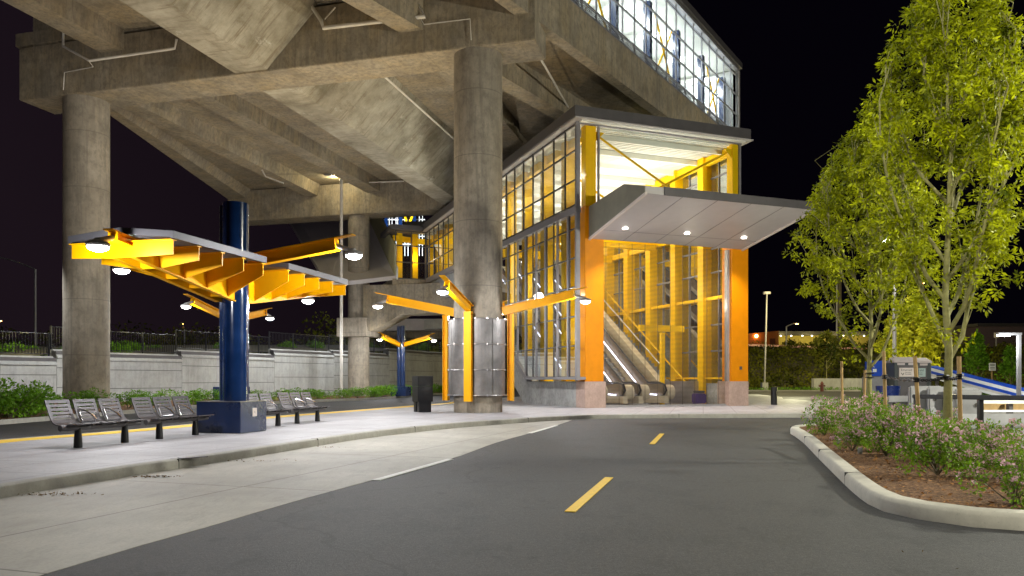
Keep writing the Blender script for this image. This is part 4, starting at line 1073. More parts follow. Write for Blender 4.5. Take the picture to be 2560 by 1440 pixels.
def tree(name, label, base, height, first, rad, seed, lsize, nspray, mleaf, mbark, tr=.075, cat='tree', group=None, peak=.38, power=.9, nlimb=11, perspray=9, spread=.26):
    r = random.Random(seed); rn = np.random.default_rng(seed)
    t = thing(name, label, cat, base, 0, group)
    H = height
    def crownR(z):     # crown radius at height z (ovate outline)
        u = (z - first * .9) / (H - first * .9)
        if u <= 0 or u >= 1: return .05
        return rad * (min(1, (u / peak)) ** .6 if u < peak else max(0, 1 - ((u - peak) / (1 - peak)) ** 1.5) ** power + .04)
    trunk = MB(); tp = []; n = 9
    for i in range(n + 1):
        u = i / n; tp.append((r.uniform(-.05, .05) * u * 2, r.uniform(-.05, .05) * u * 2, H * .93 * u))
    tp[0] = (0, 0, 0)
    trunk.tube(tp, [tr * (1 - .9 * (i / n) ** .8) + .006 + (tr * .25 if i == 0 else 0) for i in range(n + 1)], 10)
    trunk.build('trunk', M[mbark], t, smooth=True)
    br = MB(); tips = []
    def ontrunk(z):
        u = z / (H * .93) * n; i = min(int(u), n - 1); f = u - i
        return Vector(tp[i]).lerp(Vector(tp[i + 1]), f)
    limbs = []
    for k in range(nlimb):
        u = (k / (nlimb - 1)); z0 = first * .9 + (H * .72 - first) * u ** 1.15
        az = k * 2.4 + r.uniform(-.4, .4); p0 = ontrunk(z0)
        top = min(H * .97, z0 + (H - z0) * r.uniform(.55, .9)); ln = top - z0
        pts = [p0]; lean = r.uniform(.75, 1.0)
        m = 7
        for i in range(1, m + 1):
            f = i / m; z = z0 + ln * f ** 1.15
            rr_ = crownR(z0 + ln * .45) * lean * (1 - (1 - f) ** 1.9) * .82
            rr_ = min(rr_, crownR(z) * .86 + .06)
            a2 = az + .12 * math.sin(f * 3 + k)
            pts.append(Vector((p0.x + math.cos(a2) * rr_ + r.uniform(-.04, .04), p0.y + math.sin(a2) * rr_ + r.uniform(-.04, .04), z)))
        r0 = tr * (.52 - .25 * u); br.tube(pts, [r0 * (1 - .85 * i / m) + .004 for i in range(m + 1)], 7); limbs.append(pts)
    twigs = []
    for pts in limbs + [[Vector(p) for p in tp[3:]]]:
        for _ in range(15):
            i = r.randint(1, len(pts) - 2); f = r.random(); p0 = pts[i].lerp(pts[i + 1], f)
            a = r.uniform(0, 6.283); ln = r.uniform(.35, 1.15) * rad / 1.9 * 1.0
            out = Vector((p0.x, p0.y, 0)); out = out.normalized() if out.length > .05 else Vector((math.cos(a), math.sin(a), 0))
            d = (out * .35 + Vector((math.cos(a), math.sin(a), 0)) * .45 + Vector((0, 0, r.uniform(.6, 1.5)))).normalized()
            q1 = p0 + d * ln * .5 + Vector((0, 0, .03)); q2 = p0 + d * ln + Vector((0, 0, .12 * ln))
            R_ = crownR(q2.z) * 1.04
            hl = math.hypot(q2.x, q2.y)
            if hl > R_: q2.x *= R_ / hl; q2.y *= R_ / hl
            br.tube([p0, q1, q2], [.011, .008, .004], 5); twigs.append((p0, q1, q2))
    br.build('limbs', M[mbark], t, smooth=True)
    cents = []; dirs = []
    # sprays of leaflets: on twigs and through the crown volume
    hubs = []
    for tw_ in twigs:
        for f in (r.uniform(.35, .7), r.uniform(.85, 1.1)): hubs.append(np.array(tw_[0].lerp(tw_[2], f)))
    for _ in range(len(hubs) // 2):
        z = first + .2 + (H - first - .2) * r.random() ** .9; R_ = crownR(z); a = r.uniform(0, 6.283); q = R_ * r.uniform(.55, 1.0)
        hubs.append(np.array((math.cos(a) * q, math.sin(a) * q, z)))
    hubs = [h for h in hubs if h[2] > first + .55 + (H * .10) * r.random() or r.random() < .15]
    for s_ in range(nspray):
        if s_ % 14 != 0:
            c = hubs[r.randrange(len(hubs))] + rn.normal(size=3) * np.array((.085, .085, .045)) * (rad / 1.9)
        else:
            z = first + .15 + (H - first - .1) * r.random() ** .9; R_ = crownR(z); a = r.uniform(0, 6.283)
            q = R_ * (r.random() ** .4) * (1 + .10 * math.sin(a * 5 + z * 3.1 + seed)); c = np.array((math.cos(a) * q, math.sin(a) * q, z + rn.normal() * .1))
        if c[2] < first * .92: continue
        ax = rn.normal(size=3); ax[2] = -abs(ax[2]) * .3; ax /= np.linalg.norm(ax)
        k = perspray
        e = rn.normal(size=(k, 3)); e = e / np.linalg.norm(e, axis=1)[:, None] + ax * .7
        cents.append(c + e * lsize * .5); dirs.append(e)
    leaf_obj('crown', np.concatenate(cents), lsize, M[mleaf], t, aspect=spread, droop=.22, seed=seed, dirs=np.concatenate(dirs))
    return t
T1 = Vector((7.31, 13.0, .13)); T2 = Vector((9.05, 19.4, .13))
tree('broadleaf_tree', 'nearest tall young tree with feathery yellow green leaves, tied between timber stakes', T1 + Vector((.08, 0, 0)), 8.5, 1.75, 1.55, 3, .10, 3500, 'leaf', 'bark', .074, nlimb=15, peak=.36, power=.85, spread=.34, perspray=9)
tree('broadleaf_tree', 'second young tree, farther along the planter, leaning branches over the shrubs', T2, 7.9, 1.7, 2.0, 8, .112, 2700, 'leaf', 'bark', .07, nlimb=13, spread=.36, perspray=9)
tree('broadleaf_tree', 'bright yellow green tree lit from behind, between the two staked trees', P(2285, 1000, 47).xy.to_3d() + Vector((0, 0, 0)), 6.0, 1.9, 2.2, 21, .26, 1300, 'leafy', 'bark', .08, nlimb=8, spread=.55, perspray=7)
# stakes with ties
def stake(px, ptop, pbot, Y, lab, lean=.0):
    a = P(pbot[0], pbot[1], Y); b = P(ptop[0], ptop[1], Y); a.z = .12
    o = MB().tube([(0, 0, 0), tuple((b - a) * .5), tuple(b - a)], [.036, .034, .033], 12).build('timber_stake', M['stake'], smooth=True); o.location = a
    return tag(o, lab, 'stake', 'timber stakes holding the young trees')
stake(0, (2397, 891), (2403, 1145), 12.2, 'timber stake right of the nearest tree trunk')
stake(0, (2287, 890), (2303, 1125), 13.4, 'leaning timber stake left of the nearest tree trunk')
stake(0, (2209, 878), (2216, 1100), 15.2, 'timber stake standing between the two staked trees')
stake(0, (2104, 903), (2107, 1052), 20.5, 'thin timber stake left of the farther staked tree')
stake(0, (2163, 925), (2158, 1045), 19.9, 'timber stake touching the trunk of the farther staked tree')
tie = MB(); z = CAMH + 3 * 13 / F_PX
def rope(p, q, tw=.014):
    p, q = Vector(p), Vector(q); n = 14
    for ph in (0, math.pi):
        tie.tube([p.lerp(q, i / n) + Vector((0, .012 * math.cos(i * 1.6 + ph), .02 * math.sin(i * 1.6 + ph) - .03 * math.sin(math.pi * i / n))) for i in range(n + 1)], tw, 5)
A_, B_, C_ = P(2212, 942, 15.2), P(2291, 949, 13.4), P(2400, 941, 12.2); Tt = Vector((T1.x, T1.y - .08, 1.43))
rope(A_, B_); rope(B_, Tt); rope(Tt, C_)
for c, rr_ in ((A_, .05), (B_, .05), (C_, .05), (Vector((T1.x, T1.y, 1.43)), .095)):
    for dz in (-.03, 0, .03): tie.tube([(c.x + rr_ * math.cos(t), c.y + rr_ * math.sin(t), c.z + dz) for t in [i * .5236 for i in range(13)]], .012, 5, False)
tag(tie.build('tree_tie', M['black']), 'twisted black rubber tie strapping the nearest trunk to its stakes', 'tree tie')
tie = MB(); c = Vector((T2.x, T2.y, 1.5))
for dz in (-.05, 0.05): tie.tube([(c.x + .1 * math.cos(t), c.y + .1 * math.sin(t), c.z + dz) for t in [i * .5236 for i in range(13)]], .014, 5, False)
tag(tie.build('tree_tie', M['black']), 'black rubber tie around the farther staked trunk', 'tree tie')
# white marker posts in the bed
for (px, py, lb) in ((2150, 1135, 'short white edge marker in the mulch near the kerb'), (2096, 1108, 'small white marker hidden in the shrubs at the far tip')):
    g = G(px, py, .13); m = MB().box((-.04, -.015, 0), (.04, .015, .11)).build('edge_marker', M['barrier'], bevel=.01); m.location = g; tag(m, lb, 'marker')

# ================================================================== RIGHT SIDE: RAILING, BARRIERS, TOILETS ...
rl = thing('handrail_fence', 'heavy black steel handrail on square posts behind the planter', 'railing')
ra, rb2 = Vector((9.5, 18.1, 1.07)), Vector((12.5, 14.3, 1.07))
ra = P(2285, 991, 17.8); rb2 = P(2640, 996, 14.4)
MB().beam(ra, rb2, .14, .10).build('top_rail', M['black'], rl, bevel=.02)
for u in (.02, .52, .97):
    p = ra.lerp(rb2, u); MB().box((p.x - .045, p.y - .045, .1), (p.x + .045, p.y + .045, p.z - .04)).build('post', M['black'], rl)
def barrier(px, Y, w, h, lab, rz=0.0, z0=.14):
    t = thing('water_barrier', lab, 'barrier', ((px - 1280) / F_PX * Y, Y, z0), rz, 'grey plastic road barriers')
    m = MB().extr([(-w / 2, -.28, 0), (-w / 2, -.28, .18), (-w / 2, -.12, .4), (-w / 2, -.1, h), (-w / 2, .1, h), (-w / 2, .12, .4), (-w / 2, .28, .18), (-w / 2, .28, 0)], (w, 0, 0))
    m.build('body', M['barrier'], t, bevel=.04)
    for x in (-w * .3, w * .3): MB().cyl(x, -.14, h * .55, h * .55, .05).tube([(x, -.13, h * .62), (x, -.09, h * .62)], .05, 12).build('hole', M['ink'], t)
    return t
barrier(2255, 25.0, .9, .72, 'grey plastic barrier left of the black handrail post', -.25)
barrier(2313, 24.0, .95, 1.05, 'taller grey barrier behind the leaning stake', -.2)
barrier(2356, 23.6, .85, 1.03, 'grey barrier directly behind the nearest trunk', -.2)
barrier(2396, 23.2, .8, 1.0, 'grey barrier behind the right timber stake', -.2)
barrier(2418, 19.2, .6, 1.0, 'grey barrier in front, at the gap beside the rail post', -.3)
tb = thing('board_barrier', 'white horizontal board barrier with dark gaps behind the handrail', 'barrier')
pz = lambda px, py, Y: P(px, py, Y)
for (y0, y1, m) in ((1001, 1009, 'white'), (1025, 1030, 'white'), (1034, 1062, 'barrier'), (1077, 1081, 'white')):
    a = P(2432, y0, 19.5); b = P(2700, y1, 19.5); MB().box((a.x, 19.5, b.z), (b.x, 19.56, a.z)).build('board', M[m], tb)
a = P(2432, 1009, 19.8); b = P(2700, 1025, 19.8); MB().box((a.x, 19.8, b.z), (b.x, 19.86, a.z)).build('rear_board', M['stake'], tb)
for px in (2436, 2525, 2620):
    a = P(px, 1001, 19.62); MB().box((a.x - .05, 19.57, .14), (a.x + .05, 19.7, a.z)).build('post', M['dgrey'], tb)
def toilet(x, y, rz, lab, smat, txt):
    t = thing('portable_toilet', lab, 'portable toilet', (x, y, .14), rz, 'portable toilets')
    MB().box((-.55, -.55, 0), (.55, .55, 2.05)).build('cabin', M['toilet'], t, bevel=.03)
    for xx in (-.54, .46): MB().box((xx, -.60, 0), (xx + .08, -.552, 2.06)).build('corner_rib', M['toilet'], t)
    MB().box((-.38, -.575, .12), (.38, -.551, 1.92)).build('door', M['dgrey'], t, bevel=.01)
    MB().box((-.6, -.62, 2.05), (.6, .6, 2.14)).extr([(-.6, -.55, 2.14), (.6, -.55, 2.14), (.35, -.3, 2.32), (-.35, -.3, 2.32)], (0, .8, 0)).build('roof', M['toiletr'], t, bevel=.02)
    for xx in (-.42, .08): MB().box((xx, -.60, 1.93), (xx + .34, -.58, 2.03)).build('vent_panel', M['toiletr'], t)
    sg = MB().box((-.33, -.592, 1.38), (.33, -.577, 1.80)).build('sign_plate', M[smat], t)
    text_obj(txt[0], .155, M['ink'], sg, (-.26, -.594, 1.65), (R(90), 0, 0))
    text_obj(txt[1], .085, M['ink'], sg, (-.08, -.594, 1.55), (R(90), 0, 0))
    text_obj(txt[2], .085, M['ink'], sg, (-.08, -.594, 1.47), (R(90), 0, 0))
    MB().extr([(-.26, -.594, 1.56), (-.22, -.594, 1.56), (-.18, -.594, 1.48), (-.14, -.594, 1.56), (-.11, -.594, 1.56), (-.17, -.594, 1.43)], (0, .001, 0)).build('emblem', M['ink'], sg)
    MB().beam((-.2, -.582, .35), (.2, -.582, .85), .012, .02).build('door_scratch', M['ink'], t)
    return t
toilet(18.75, 36.9, R(-6), 'left dark portable toilet with a cream sign on its door', 'pink', ('Emerald', 'Services', 'Portable'))
toilet(20.3, 38.3, R(-30), 'right dark portable toilet, turned, with a pale green sign', 'toiletg', ('Emerald', 'Services', 'Portable'))
bx = thing('blue_storage_box', 'bright blue box panel above grey crates behind the farther tree', 'storage box', (17.75, 37.3, 0))
MB().box((-.36, 0, 1.55), (.42, .5, 2.3)).build('blue_panel', M['bluep'], bx, bevel=.02)
text_obj('at', .3, M['white'], bx, (-.33, -.005, 1.98), (R(90), 0, 0)); MB().box((-.2, -.006, 1.75), (-.02, -.002, 1.9)).build('logo_square', M['white'], bx)
MB().box((-.46, -.1, .75), (.46, .6, 1.53)).build('grey_crate', M['barrier'], bx, bevel=.03)
MB().box((-.42, 0, .14), (.45, .5, .73)).build('base', M['stake'], bx)
db = thing('rubbish_tank', 'glossy dark blue plastic tank behind the middle stake', 'tank', (15.0, 30.6, .14))
MB().cyl(0, 0, .3, 1.0, .42, .45, 24).build('body', M['dbluep'], db, smooth=True)
MB().box((-.5, -.45, 0), (.5, .45, .28)).build('plinth', M['white'], db)
cn = thing('traffic_cone', 'orange cone base poking out of the shrubs', 'cone', (11.3, 23.6, .14))
MB().box((-.18, -.18, 0), (.18, .18, .03)).build('base', M['cone'], cn); MB().cyl(0, 0, .03, .52, .13, .03, 20).build('cone_body', M['cone'], cn, smooth=True)
# conveyor boom, blue and white
cv = thing('boom_conveyor', 'long sloping blue and white striped boom resting behind the toilets', 'boom')
p0 = P(2330, 930, 41); p1 = P(2640, 1012, 33)
for dz, m, hh in ((.30, 'bluep', .05), (.19, 'white', .16), (.04, 'bluep', .14), (-.10, 'pipe', .12), (-.22, 'white', .12)):
    MB().beam(p0 + Vector((0, 0, dz)), p1 + Vector((0, 0, dz)), .5, hh).build('stripe_panel', M[m], cv)
for u in (.05, .95):
    p = p0.lerp(p1, u); MB().box((p.x - .06, p.y - .06, .1), (p.x + .06, p.y + .06, p.z - .3)).build('leg', M['dgrey'], cv)
# lamp post at right edge, low
lpost = thing('low_lamp_post', 'short square lamp post with a lit white head at the right edge', 'lamp post', (P(2547, 900, 34).x, 34, 0.1))
h = P(2547, 832, 34).z - .1
MB().box((-.07, -.07, 0), (.07, .07, h)).build('pole', M['grey'], lpost)
MB().box((-.95, -.1, h - .1), (.08, .1, h)).build('lamp_head', M['grey'], lpost)
MB().box((-.93, -.09, h - .15), (-.45, .09, h - .102)).build('lamp_lens', M['lens'], lpost)
# twin head tall pole behind the trees
tw = thing('twin_lamp_post', 'tall pale parking lamp with two lit heads seen through the tree crown', 'lamp post', (P(2236, 900, 44).x, 44, 0))
h = P(2236, 600, 44).z
MB().tube([(0, 0, 0), (0, 0, h)], [.12, .075], 12).build('pole', M['panel'], tw, smooth=True)
for sx in (-1, 1):
    MB().beam((sx * .05, 0, h - .05), (sx * .55, 0, h - .02), .08, .08).box((sx * .55 - .25, -.15, h - .06), (sx * .55 + .25, .15, h + .06)).build('lamp_head', M['grey'], tw)
    MB().box((sx * .55 - .2, -.12, h - .1), (sx * .55 + .2, .12, h - .062)).build('lamp_lens', M['lens'], tw)
# slim pole at 1915
sl_ = thing('slim_pole', 'slim white pole with a flat cap, right of the orange column', 'pole', (P(1911, 972, 92).x, 92, 0))
h = P(1918, 735, 92).z
MB().tube([(0, 0, 0), (.3, 0, h)], [.12, .09], 12).build('pole', M['grey'], sl_, smooth=True)
MB().box((-.35, -.35, 0), (.35, .35, 1.0)).build('footing', M['conc_wall'], sl_); MB().cyl(.3, 0, h, h + .25, .45, n=16).build('cap', M['panel'], sl_)
# bollard
o = MB().cyl(0, 0, 0, .86, .15, n=20).build('bollard', M['black'], smooth=True, bevel=.01); o.location = G(1935, 1012, .15); tag(o, 'single short black bollard on the pavement right of the entrance', 'bollard')
# hydrant
hy = thing('fire_hydrant', 'tiny dull red hydrant before the low wall', 'hydrant', (P(2055, 960, 88).x, 88, 0.0))
MB().cyl(0, 0, 0, .9, .2, .17, 12).cyl(0, 0, .9, 1.15, .2, .05, 12).tube([(-.35, 0, .65), (.35, 0, .65)], .1, 8).build('body', paint('hydrant red', (.12, .03, .025), .6), hy)
# low wall and hillside
lw = MB(); a = P(2027, 948, 92); b = P(2190, 948, 90)
lw.box((a.x, 91, 0), (b.x + 3, 91.8, 1.5)); tag(lw.build('low_wall', M['conc_wall']), 'low pale block wall at the foot of the vegetated slope', 'wall')
hl = []; xs = np.linspace(18, 110, 24)
for x in xs: hl.append(x)
hv = []; 
for y, z in ((94, .0), (97, 1.4), (102, 4.2), (106, 5.7), (120, 5.9), (900, 9)):
    for x in hl: hv.append((x - 6 + (y - 94) * .0, y + (x - 40) * -.12 * (1 if y < 200 else 0), z + .25 * math.sin(x * .7 + y)))
k = len(hl); hf = [(r * k + i, r * k + i + 1, (r + 1) * k + i + 1, (r + 1) * k + i) for r in range(5) for i in range(k - 1)]
struct('hillside', MB().add(hv, hf), M['ground'], smooth=True)
n = 42000; X = rng.uniform(22, 100, n); u = rng.uniform(0, 1, n); Yh = 93.5 + u * 12.5; Zh = np.interp(u, [0, .3, .7, 1], [0, 1.4, 4.2, 5.6])
bl_ = 1.0 * (np.sin(X * 1.3) * np.sin(Yh * 1.1 + X * .4) + 1) * .7 + .3 * (np.sin(X * 3.1 + 1) * np.sin(Yh * 2.7) + 1) * .5
pp = np.stack([X - 6, Yh - (X - 40) * .12, Zh + rng.uniform(-.1, 1, n) * bl_], 1)
tag(leaf_obj('slope_planting', pp, .30, M['leafh'], None, aspect=.65, seed=12), 'dense low shrubs covering the slope below the road', 'ground cover', kind='stuff')
n = 5000; X = rng.uniform(24, 80, n); pp = np.stack([X, 88.5 + rng.uniform(0, 1.6, n), rng.uniform(0, .35, n)], 1)
tag(leaf_obj('verge_grass', pp, .22, M['leafg'], None, aspect=.3, seed=13, droop=-1.2), 'strip of short green grass along the far kerb', 'grass', kind='stuff')
struct('far_kerb', MB().box((20, 88.0, 0), (90, 88.3, .16)), M['kerb'])
# long low building on the hill
lb_ = thing('long_low_building', 'long low yellow lit building with a row of small lights on the hilltop', 'building')
Yb = 140
def pb_(x0, x1, y0, y1, Y, dep): a = P(x0, y0, Y); b = P(x1, y1, Y); return (a.x, Y, b.z), (b.x, Y + dep, a.z)
MB().box(*pb_(1935, 2180, 838, 864, Yb, 6)).build('wall', M['wallY'], lb_)
MB().box(*pb_(1935, 2185, 828, 838, Yb - 1.5, 9)).build('roof', M['dgrey'], lb_)
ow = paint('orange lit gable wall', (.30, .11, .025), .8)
a = P(1850, 836, Yb - 3); b = P(1947, 827, Yb - 3); c = P(1947, 866, Yb - 3); d = P(1850, 866, Yb - 3)
MB().extr([a, b, c, d], (0, 5, 0)).build('gable_wing', ow, lb_)
MB().box(*pb_(1925, 1938, 846, 866, Yb - 3.1, .1)).build('door', paint('brown door', (.1, .03, .015), .6), lb_)
for px in (1952, 1978, 2006, 2030, 2057, 2082, 2108, 2134, 2160):
    MB().ellipsoid(tuple(P(px, 839.5, Yb - 1.7)), .16, .1, .1, 10, 5).build('wall_light', M['lens_w'], lb_)
MB().ellipsoid(tuple(P(1891, 840, Yb - 3.3)), .3, .15, .3, 10, 6).build('wall_light', M['lens_o'], lb_)
hd_ = [(1925, 1.2), (1990, 1.4), (2040, 1.6), (2075, 1.3), (2120, 1.5), (2160, 1.2)]
n = 4000; px_ = rng.uniform(1960, 2240, n); pp = np.stack([(px_ - 1280) / F_PX * 128, np.full(n, 128.0) + rng.uniform(-1, 1, n), 6 + rng.uniform(0, 1, n) * (1.3 + .7 * np.sin(px_ * .09))], 1)
tag(leaf_obj('dark_hedge', pp, .4, M['leafh'], None, aspect=.6, seed=15), 'dark uneven hedge in front of the low building', 'hedge', kind='stuff')
gr_ = thing('light_trail_rail', 'long low light trail rail standing for the red light streaks of the hilltop road', 'light trail rail')
rdm = paint('red light streak paint', (.55, .28, .22), .4, .3)  # red light streaks put into the colour of an added rail
e0, e1 = P(1850, 862, 106), P(2600, 886, 101)
MB().beam(e0, e1, .08, .28).build('rail', rdm, gr_)
for i in range(30):
    p = e0.lerp(e1, (i + .5) / 30); MB().box((p.x - .06, p.y + .05, p.z - 1.0), (p.x + .06, p.y + .15, p.z + .1)).build('post', M['grey'], gr_)
# hilltop poles and lamps
def hpole(px, ytop, ybot, Y, rad, lab, name='utility_pole', m='barkd'):
    a = P(px, ybot, Y); h = P(px, ytop, Y).z - a.z
    o = MB().tube([(0, 0, -1), (0, 0, h)], [rad * 1.2, rad], 10).build(name, M[m], smooth=True); o.location = a; return tag(o, lab, 'pole')
hpole(2098, 640, 880, 108, .30, 'stout wooden utility pole seen through the left tree crown'); hpole(2092, 690, 880, 107, .1, 'thin pale pole beside the stout utility pole', 'thin_pole', 'panel')
bz = P(1966, 868, 110); tp = P(1966, 808, 110)
street_lamp('street_lamp', 'orange star lit street lamp on the hilltop right of the slim pole', (bz.x, 110, bz.z), tp, (1.5, 0), 'lens_o', .1, .38)
bz = P(2298, 880, 100); tp = P(2298, 706, 100); street_lamp('street_lamp', 'orange street lamp glowing through the crown of the nearest tree', (bz.x, 100, bz.z), tp, (.4, 0), 'lens_o', .09, .4)
# small conical trees on the right
tree('young_tree', 'small narrow conical green tree left of the parking sign', Vector((P(2444, 900, 62).x, 62, 0)), 5.0, 1.2, 1.0, 31, .22, 420, 'leafg', 'bark', .05, nlimb=5, spread=.6, perspray=6, peak=.2)
tree('young_tree', 'small narrow green tree right of the parking sign', Vector((P(2525, 900, 60).x, 60, 0)), 3.9, .9, .8, 33, .2, 320, 'leafg', 'bark', .05, nlimb=5, spread=.6, perspray=6, peak=.2)
tree('young_tree', 'dim sapling standing on the slope above the low wall', Vector((P(2064, 955, 92.5).x, 92.2, .8)), 6.2, 2.0, 2.1, 35, .3, 420, 'leafh', 'bark', .07, nlimb=6, spread=.55, perspray=6)
hg = []; n = 9000; X = rng.uniform(24, 40, n); pp = np.stack([X, 52 + rng.uniform(-.5, 1, n), rng.uniform(0, .75, n)], 1)
tag(leaf_obj('low_hedge', pp, .16, M['leafg'], None, aspect=.5, seed=17), 'low bright green hedge behind the boom', 'hedge', kind='stuff')
sg = thing('parking_sign', 'small white square parking sign on a post between the two narrow trees', 'sign', (P(2481, 900, 56).x, 56, 0))
h = P(2481, 917, 56).z
MB().box((-.04, .03, 0), (.04, .09, h)).build('post', M['stake'], sg)
MB().box((-.24, -.01, h - .28), (.24, .02, h + .28)).build('sign_plate', M['white'], sg)
ll_ = MB()
for z in (.18, .08, -.06, -.16): ll_.box((-.17, -.016, h + z - .02), (.17, -.011, h + z + .02))
ll_.build('print', M['ink'], sg)
ts = thing('turn_sign', 'small pinkish left turn sign high at the far right', 'sign', (P(2491, 838, 95).x, 95, 5.5))
h = P(2491, 838, 95).z - 5.5
MB().box((-.05, .03, 0), (.05, .1, h)).build('post', M['grey'], ts); MB().box((-.3, -.01, h - .32), (.3, .02, h + .32)).build('sign_plate', M['pink'], ts)
MB().tube([(.1, -.02, h - .18), (.1, -.02, h + .05), (.05, -.02, h + .12), (-.1, -.02, h + .12)], .03, 6).build('arrow', M['ink'], ts)
fh_ = thing('hilltop_house', 'dim purplish building at the far right behind the lamp', 'building')
MB().box(*pb_(2450, 2620, 815, 880, 120, 8)).build('wall', paint('dusky wall', (.16, .11, .12), .8), fh_)
MB().box(*pb_(2445, 2630, 808, 815, 119, 10)).build('roof', M['dgrey'], fh_)
for (x0, x1) in ((2470, 2482), (2490, 2500)):
    MB().box(*pb_(x0, x1, 872, 882, 119.8, .1)).build('window', M['lens_win'], fh_)
# ================================================================== CAMERA, WORLD, LIGHTS
cam = bpy.data.cameras.new('camera'); cam.lens = F_PX / 2560 * 36; cam.sensor_width = 36; cam.shift_y = (HY - 720) / 2560
cam.clip_end = 2000; cam.clip_start = .05
co_ = bpy.data.objects.new('camera', cam); C.objects.link(co_); co_.location = (0, 0, CAMH); co_.rotation_euler = (R(90), 0, 0)
bpy.context.scene.camera = co_
w = bpy.data.worlds.new('World'); bpy.context.scene.world = w; w.use_nodes = True
nt = w.node_tree; bg = nt.nodes['Background']; tc = nt.nodes.new('ShaderNodeTexCoord')
sx = nt.nodes.new('ShaderNodeSeparateXYZ'); nt.links.new(tc.outputs['Generated'], sx.inputs[0])
rp = nt.nodes.new('ShaderNodeValToRGB'); e = rp.color_ramp.elements
e[0].position = .0; e[0].color = (.0105, .0062, .0095, 1); e[1].position = .55; e[1].color = (.0012, .0008, .0022, 1)
ad = nt.nodes.new('ShaderNodeMath'); ad.operation = 'MULTIPLY_ADD'; ad.inputs[1].default_value = .9; ad.inputs[2].default_value = .42
nt.links.new(sx.outputs['X'], ad.inputs[0])
ad2 = nt.nodes.new('ShaderNodeMath'); ad2.operation = 'MULTIPLY_ADD'; ad2.inputs[1].default_value = .35
nt.links.new(sx.outputs['Z'], ad2.inputs[0]); nt.links.new(ad.outputs[0], ad2.inputs[2])
nt.links.new(ad2.outputs[0], rp.inputs['Fac']); nt.links.new(rp.outputs['Color'], bg.inputs['Color']); bg.inputs['Strength'].default_value = 1.0

WARM = (1, .84, .62); COOL = (.93, .96, 1.0)
for p, k in lampsW:
    light('POINT', (p.x, p.y, p.z - .22), 540 * k, (.97, .98, 1.0), .10)
# entrance canopy downlights
for x in (1.2, 4.25, 7.25):
    q = EW(x, -1.38, 7.66); light('SPOT', q, 1000, (1, .88, .84), .08, (0, 0, 0), spot=105, blend=.8)
# hall uplights washing the ceiling, and general hall light
for (x, y, p) in ((5.6, 3.5, 230), (4.5, 9, 480), (4.0, 15, 500), (4, 22, 400)):
    light('AREA', EW(x, y, 9.6), p, (1, .97, .88), rot=(R(180), 0, EA), size=(2.5, 2.0))
for (x, y, z, p) in ((3.8, 4.0, 7.2, 330), (3.0, 9, 8.0, 380), (2.4, 15, 10.5, 300), (3.0, 22, 11.0, 260), (6.8, 1.4, 5.0, 70)):
    light('POINT', EW(x, y, z), p, (1, .93, .74), .04)
for (x, y, z, p) in ((.9, 1.3, 3.6, 90), (.9, 3.7, 5.5, 90), (.95, 6.3, 6.4, 90), (.95, 8.9, 7.6, 80)):  # points added inside the left glass to brighten the yellow columns
    light('POINT', EW(x, y, z), p, (1, .96, .8), .04)
for k in range(7):  # more added points between glass and columns, without fixtures
    for z in (5.2, 10.6):
        if z > zb(k * SP + 1.3) + .4: light('POINT', EW(-.12, k * SP + 1.35, z), 75, (1, .93, .72), .025)
light('POINT', EW(-1.2, 27.0, 10.6), 70, (1, .72, .40), .03); light('POINT', EW(2.0, 25.5, 10.8), 110, (1, .75, .45), .03)
# platform hall
for k in range(6):
    q = PT(3 + k * 6.5, 2.2); light('AREA', (q.x, q.y, 18.6), 420, (.88, .96, 1), rot=(R(180), 0, math.atan2(-PD.y, -PD.x)), size=(5.5, .6))
    q = PT(3 + k * 6.5, 2.0); light('AREA', (q.x, q.y, 20.9), 1300, (.90, .96, 1), rot=(0, 0, math.atan2(-PD.y, -PD.x)), size=(5.0, .6))
# lamps seen or outside the picture, then added spots filling trees, shrubs and paving
DOWN = (0, 0, 0)
light('POINT', P(2236, 612, 44) + Vector((0, -.5, -.3)), 1700, (1, .97, .85), .2)
light('POINT', P(2512, 850, 34) + Vector((0, -.3, -.2)), 160, (.9, .95, 1), .2)
light('POINT', (17.0, 13.6, 7.6), 9500, (1, .98, .82), .08)
for sx_, tgt in ((1.5, (7.3, 13, 5.2)), (4.0, (9.0, 19.4, 4.6))):  # aimed spots added to brighten the two staked trees
    light('SPOT', (sx_, 1.5, 8.5), 3000, (1, 1, .84), .3, (Vector(tgt) - Vector((sx_, 1.5, 8.5))).to_track_quat('-Z', 'Y').to_euler(), spot=34, blend=.7)
light('SPOT', (3.0, -5.0, 10.0), 1500, (1, .97, .95), .4, (R(18), 0, 0), spot=125, blend=.6)  # added overhead fill for the foreground
light('SPOT', (-8.0, 3.0, 9.0), 700, (1, .98, .98), .2, DOWN, spot=130, blend=.7)
light('SPOT', (7.0, 1.0, 7.5), 3000, (1, .98, .80), .25, (R(32), 0, R(-10)), spot=120, blend=.6)  # added spot brightening the planter shrubs
light('SPOT', (3.5, 17.0, 10.0), 700, (1, .95, .92), .3, DOWN, spot=130, blend=.7)
light('POINT', P(828, 440, 55.2) + Vector((0, .6, -.1)), 160, (1, .88, .5), .1)  # point added for the bright opening at the farther cap beam
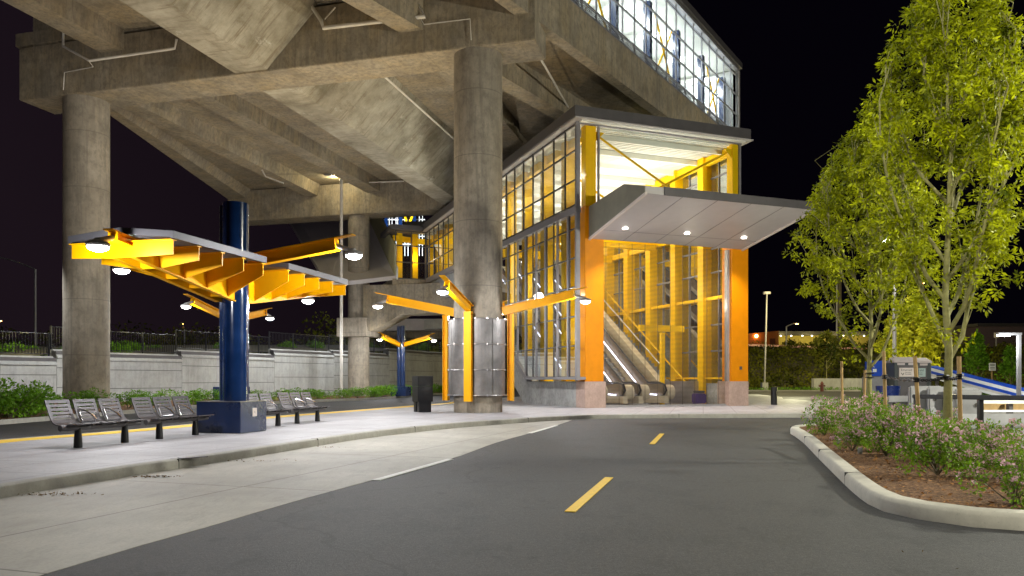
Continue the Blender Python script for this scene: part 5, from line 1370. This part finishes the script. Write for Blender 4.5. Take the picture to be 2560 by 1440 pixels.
# added upward spots without fixtures, imitating ground bounce on the deck soffit
for (x, y, p) in ((-12.0, 24.5, 2000), (-11.5, 33.5, 1500), (-14.0, 47.0, 2200)):
    light('SPOT', (x, y, .6), p * .75, (1, .85, .62), .3, (R(180), 0, 0), spot=125, blend=1.0)
light('SPOT', (-4.4, 31.5, 5.0), 900, (1, .78, .42), .3, (R(180), 0, 0), spot=120, blend=1.0)
light('SPOT', (-7.2, 28.6, .5), 2100, (1, .82, .50), .3, (R(180), 0, 0), spot=95, blend=1.0)
light('SPOT', (-9.7, 19.3, 4.0), 900, (.85, .93, 1), .15, Vector((-9.3, 14.6, .6)).to_track_quat('-Z', 'Y').to_euler(), spot=16, blend=1.0)
light('SPOT', (-9.0, 14.0, 7.5), 3600, (1, .95, .88), .3, Vector((-10, 20, 1.5)).to_track_quat('-Z', 'Y').to_euler(), spot=50, blend=1.0)  # added front spot brightening the left round column and viaduct
light('SPOT', (.9, 29.2, 5.2), 260, (1, .78, .42), .2, (R(180), 0, 0), spot=100, blend=1.0)  # added upward spot beside the right round column
for (px, Y, p) in ((330, 36, 1500), (760, 52, 1900), (930, 60, 1500), (60, 33, 1200)):  # cool spots added to brighten the retaining wall, without fixtures
    q = P(px, 700, Y); light('SPOT', (q.x, q.y, 7.5), p, (.93, .97, 1), .2, (R(25), 0, R(35)), spot=120, blend=.7)
light('POINT', P(1003, 585, 87), 5000, (.9, .95, 1), .3)  # added point brightening the far platform frame
light('POINT', (-9.2, 48.5, 7.0), 500, (.95, .97, 1), .3)  # added point brightening the escalator enclosure
light('POINT', P(1893, 838, 134), 130, (1, .45, .12), .3)
for px in (1965, 2030, 2095, 2150): light('POINT', P(px, 843, 137.0), 200, (1, .85, .3), .3)
light('POINT', P(2283, 985, 45), 900, (1, .92, .35), .3)
light('POINT', P(1960, 760, 86), 4500, (1, .85, .4), .4)  # points added to brighten the slope and the ground before it
light('POINT', P(2400, 800, 78), 6000, (1, .9, .55), .4)
light('POINT', P(1990, 900, 60), 1500, (1, .95, .6), .4)
light('POINT', P(60, 830, 40.0), 60, (1, .9, .4), .3); light('POINT', P(330, 820, 44.5), 40, (1, .9, .5), .3)

s = bpy.context.scene
s.view_settings.view_transform = 'Standard'; s.view_settings.look = 'None'; s.view_settings.exposure = 0; s.view_settings.gamma = 1
s.render.engine = 'CYCLES'
s.cycles.use_denoising = True
try: s.cycles.denoiser = 'OPENIMAGEDENOISE'
except Exception: pass
s.cycles.max_bounces = 8; s.cycles.diffuse_bounces = 4; s.cycles.glossy_bounces = 3; s.cycles.transparent_max_bounces = 16; s.cycles.transmission_bounces = 4
s.cycles.sample_clamp_indirect = 4.0; s.cycles.caustics_reflective = False; s.cycles.caustics_refractive = False
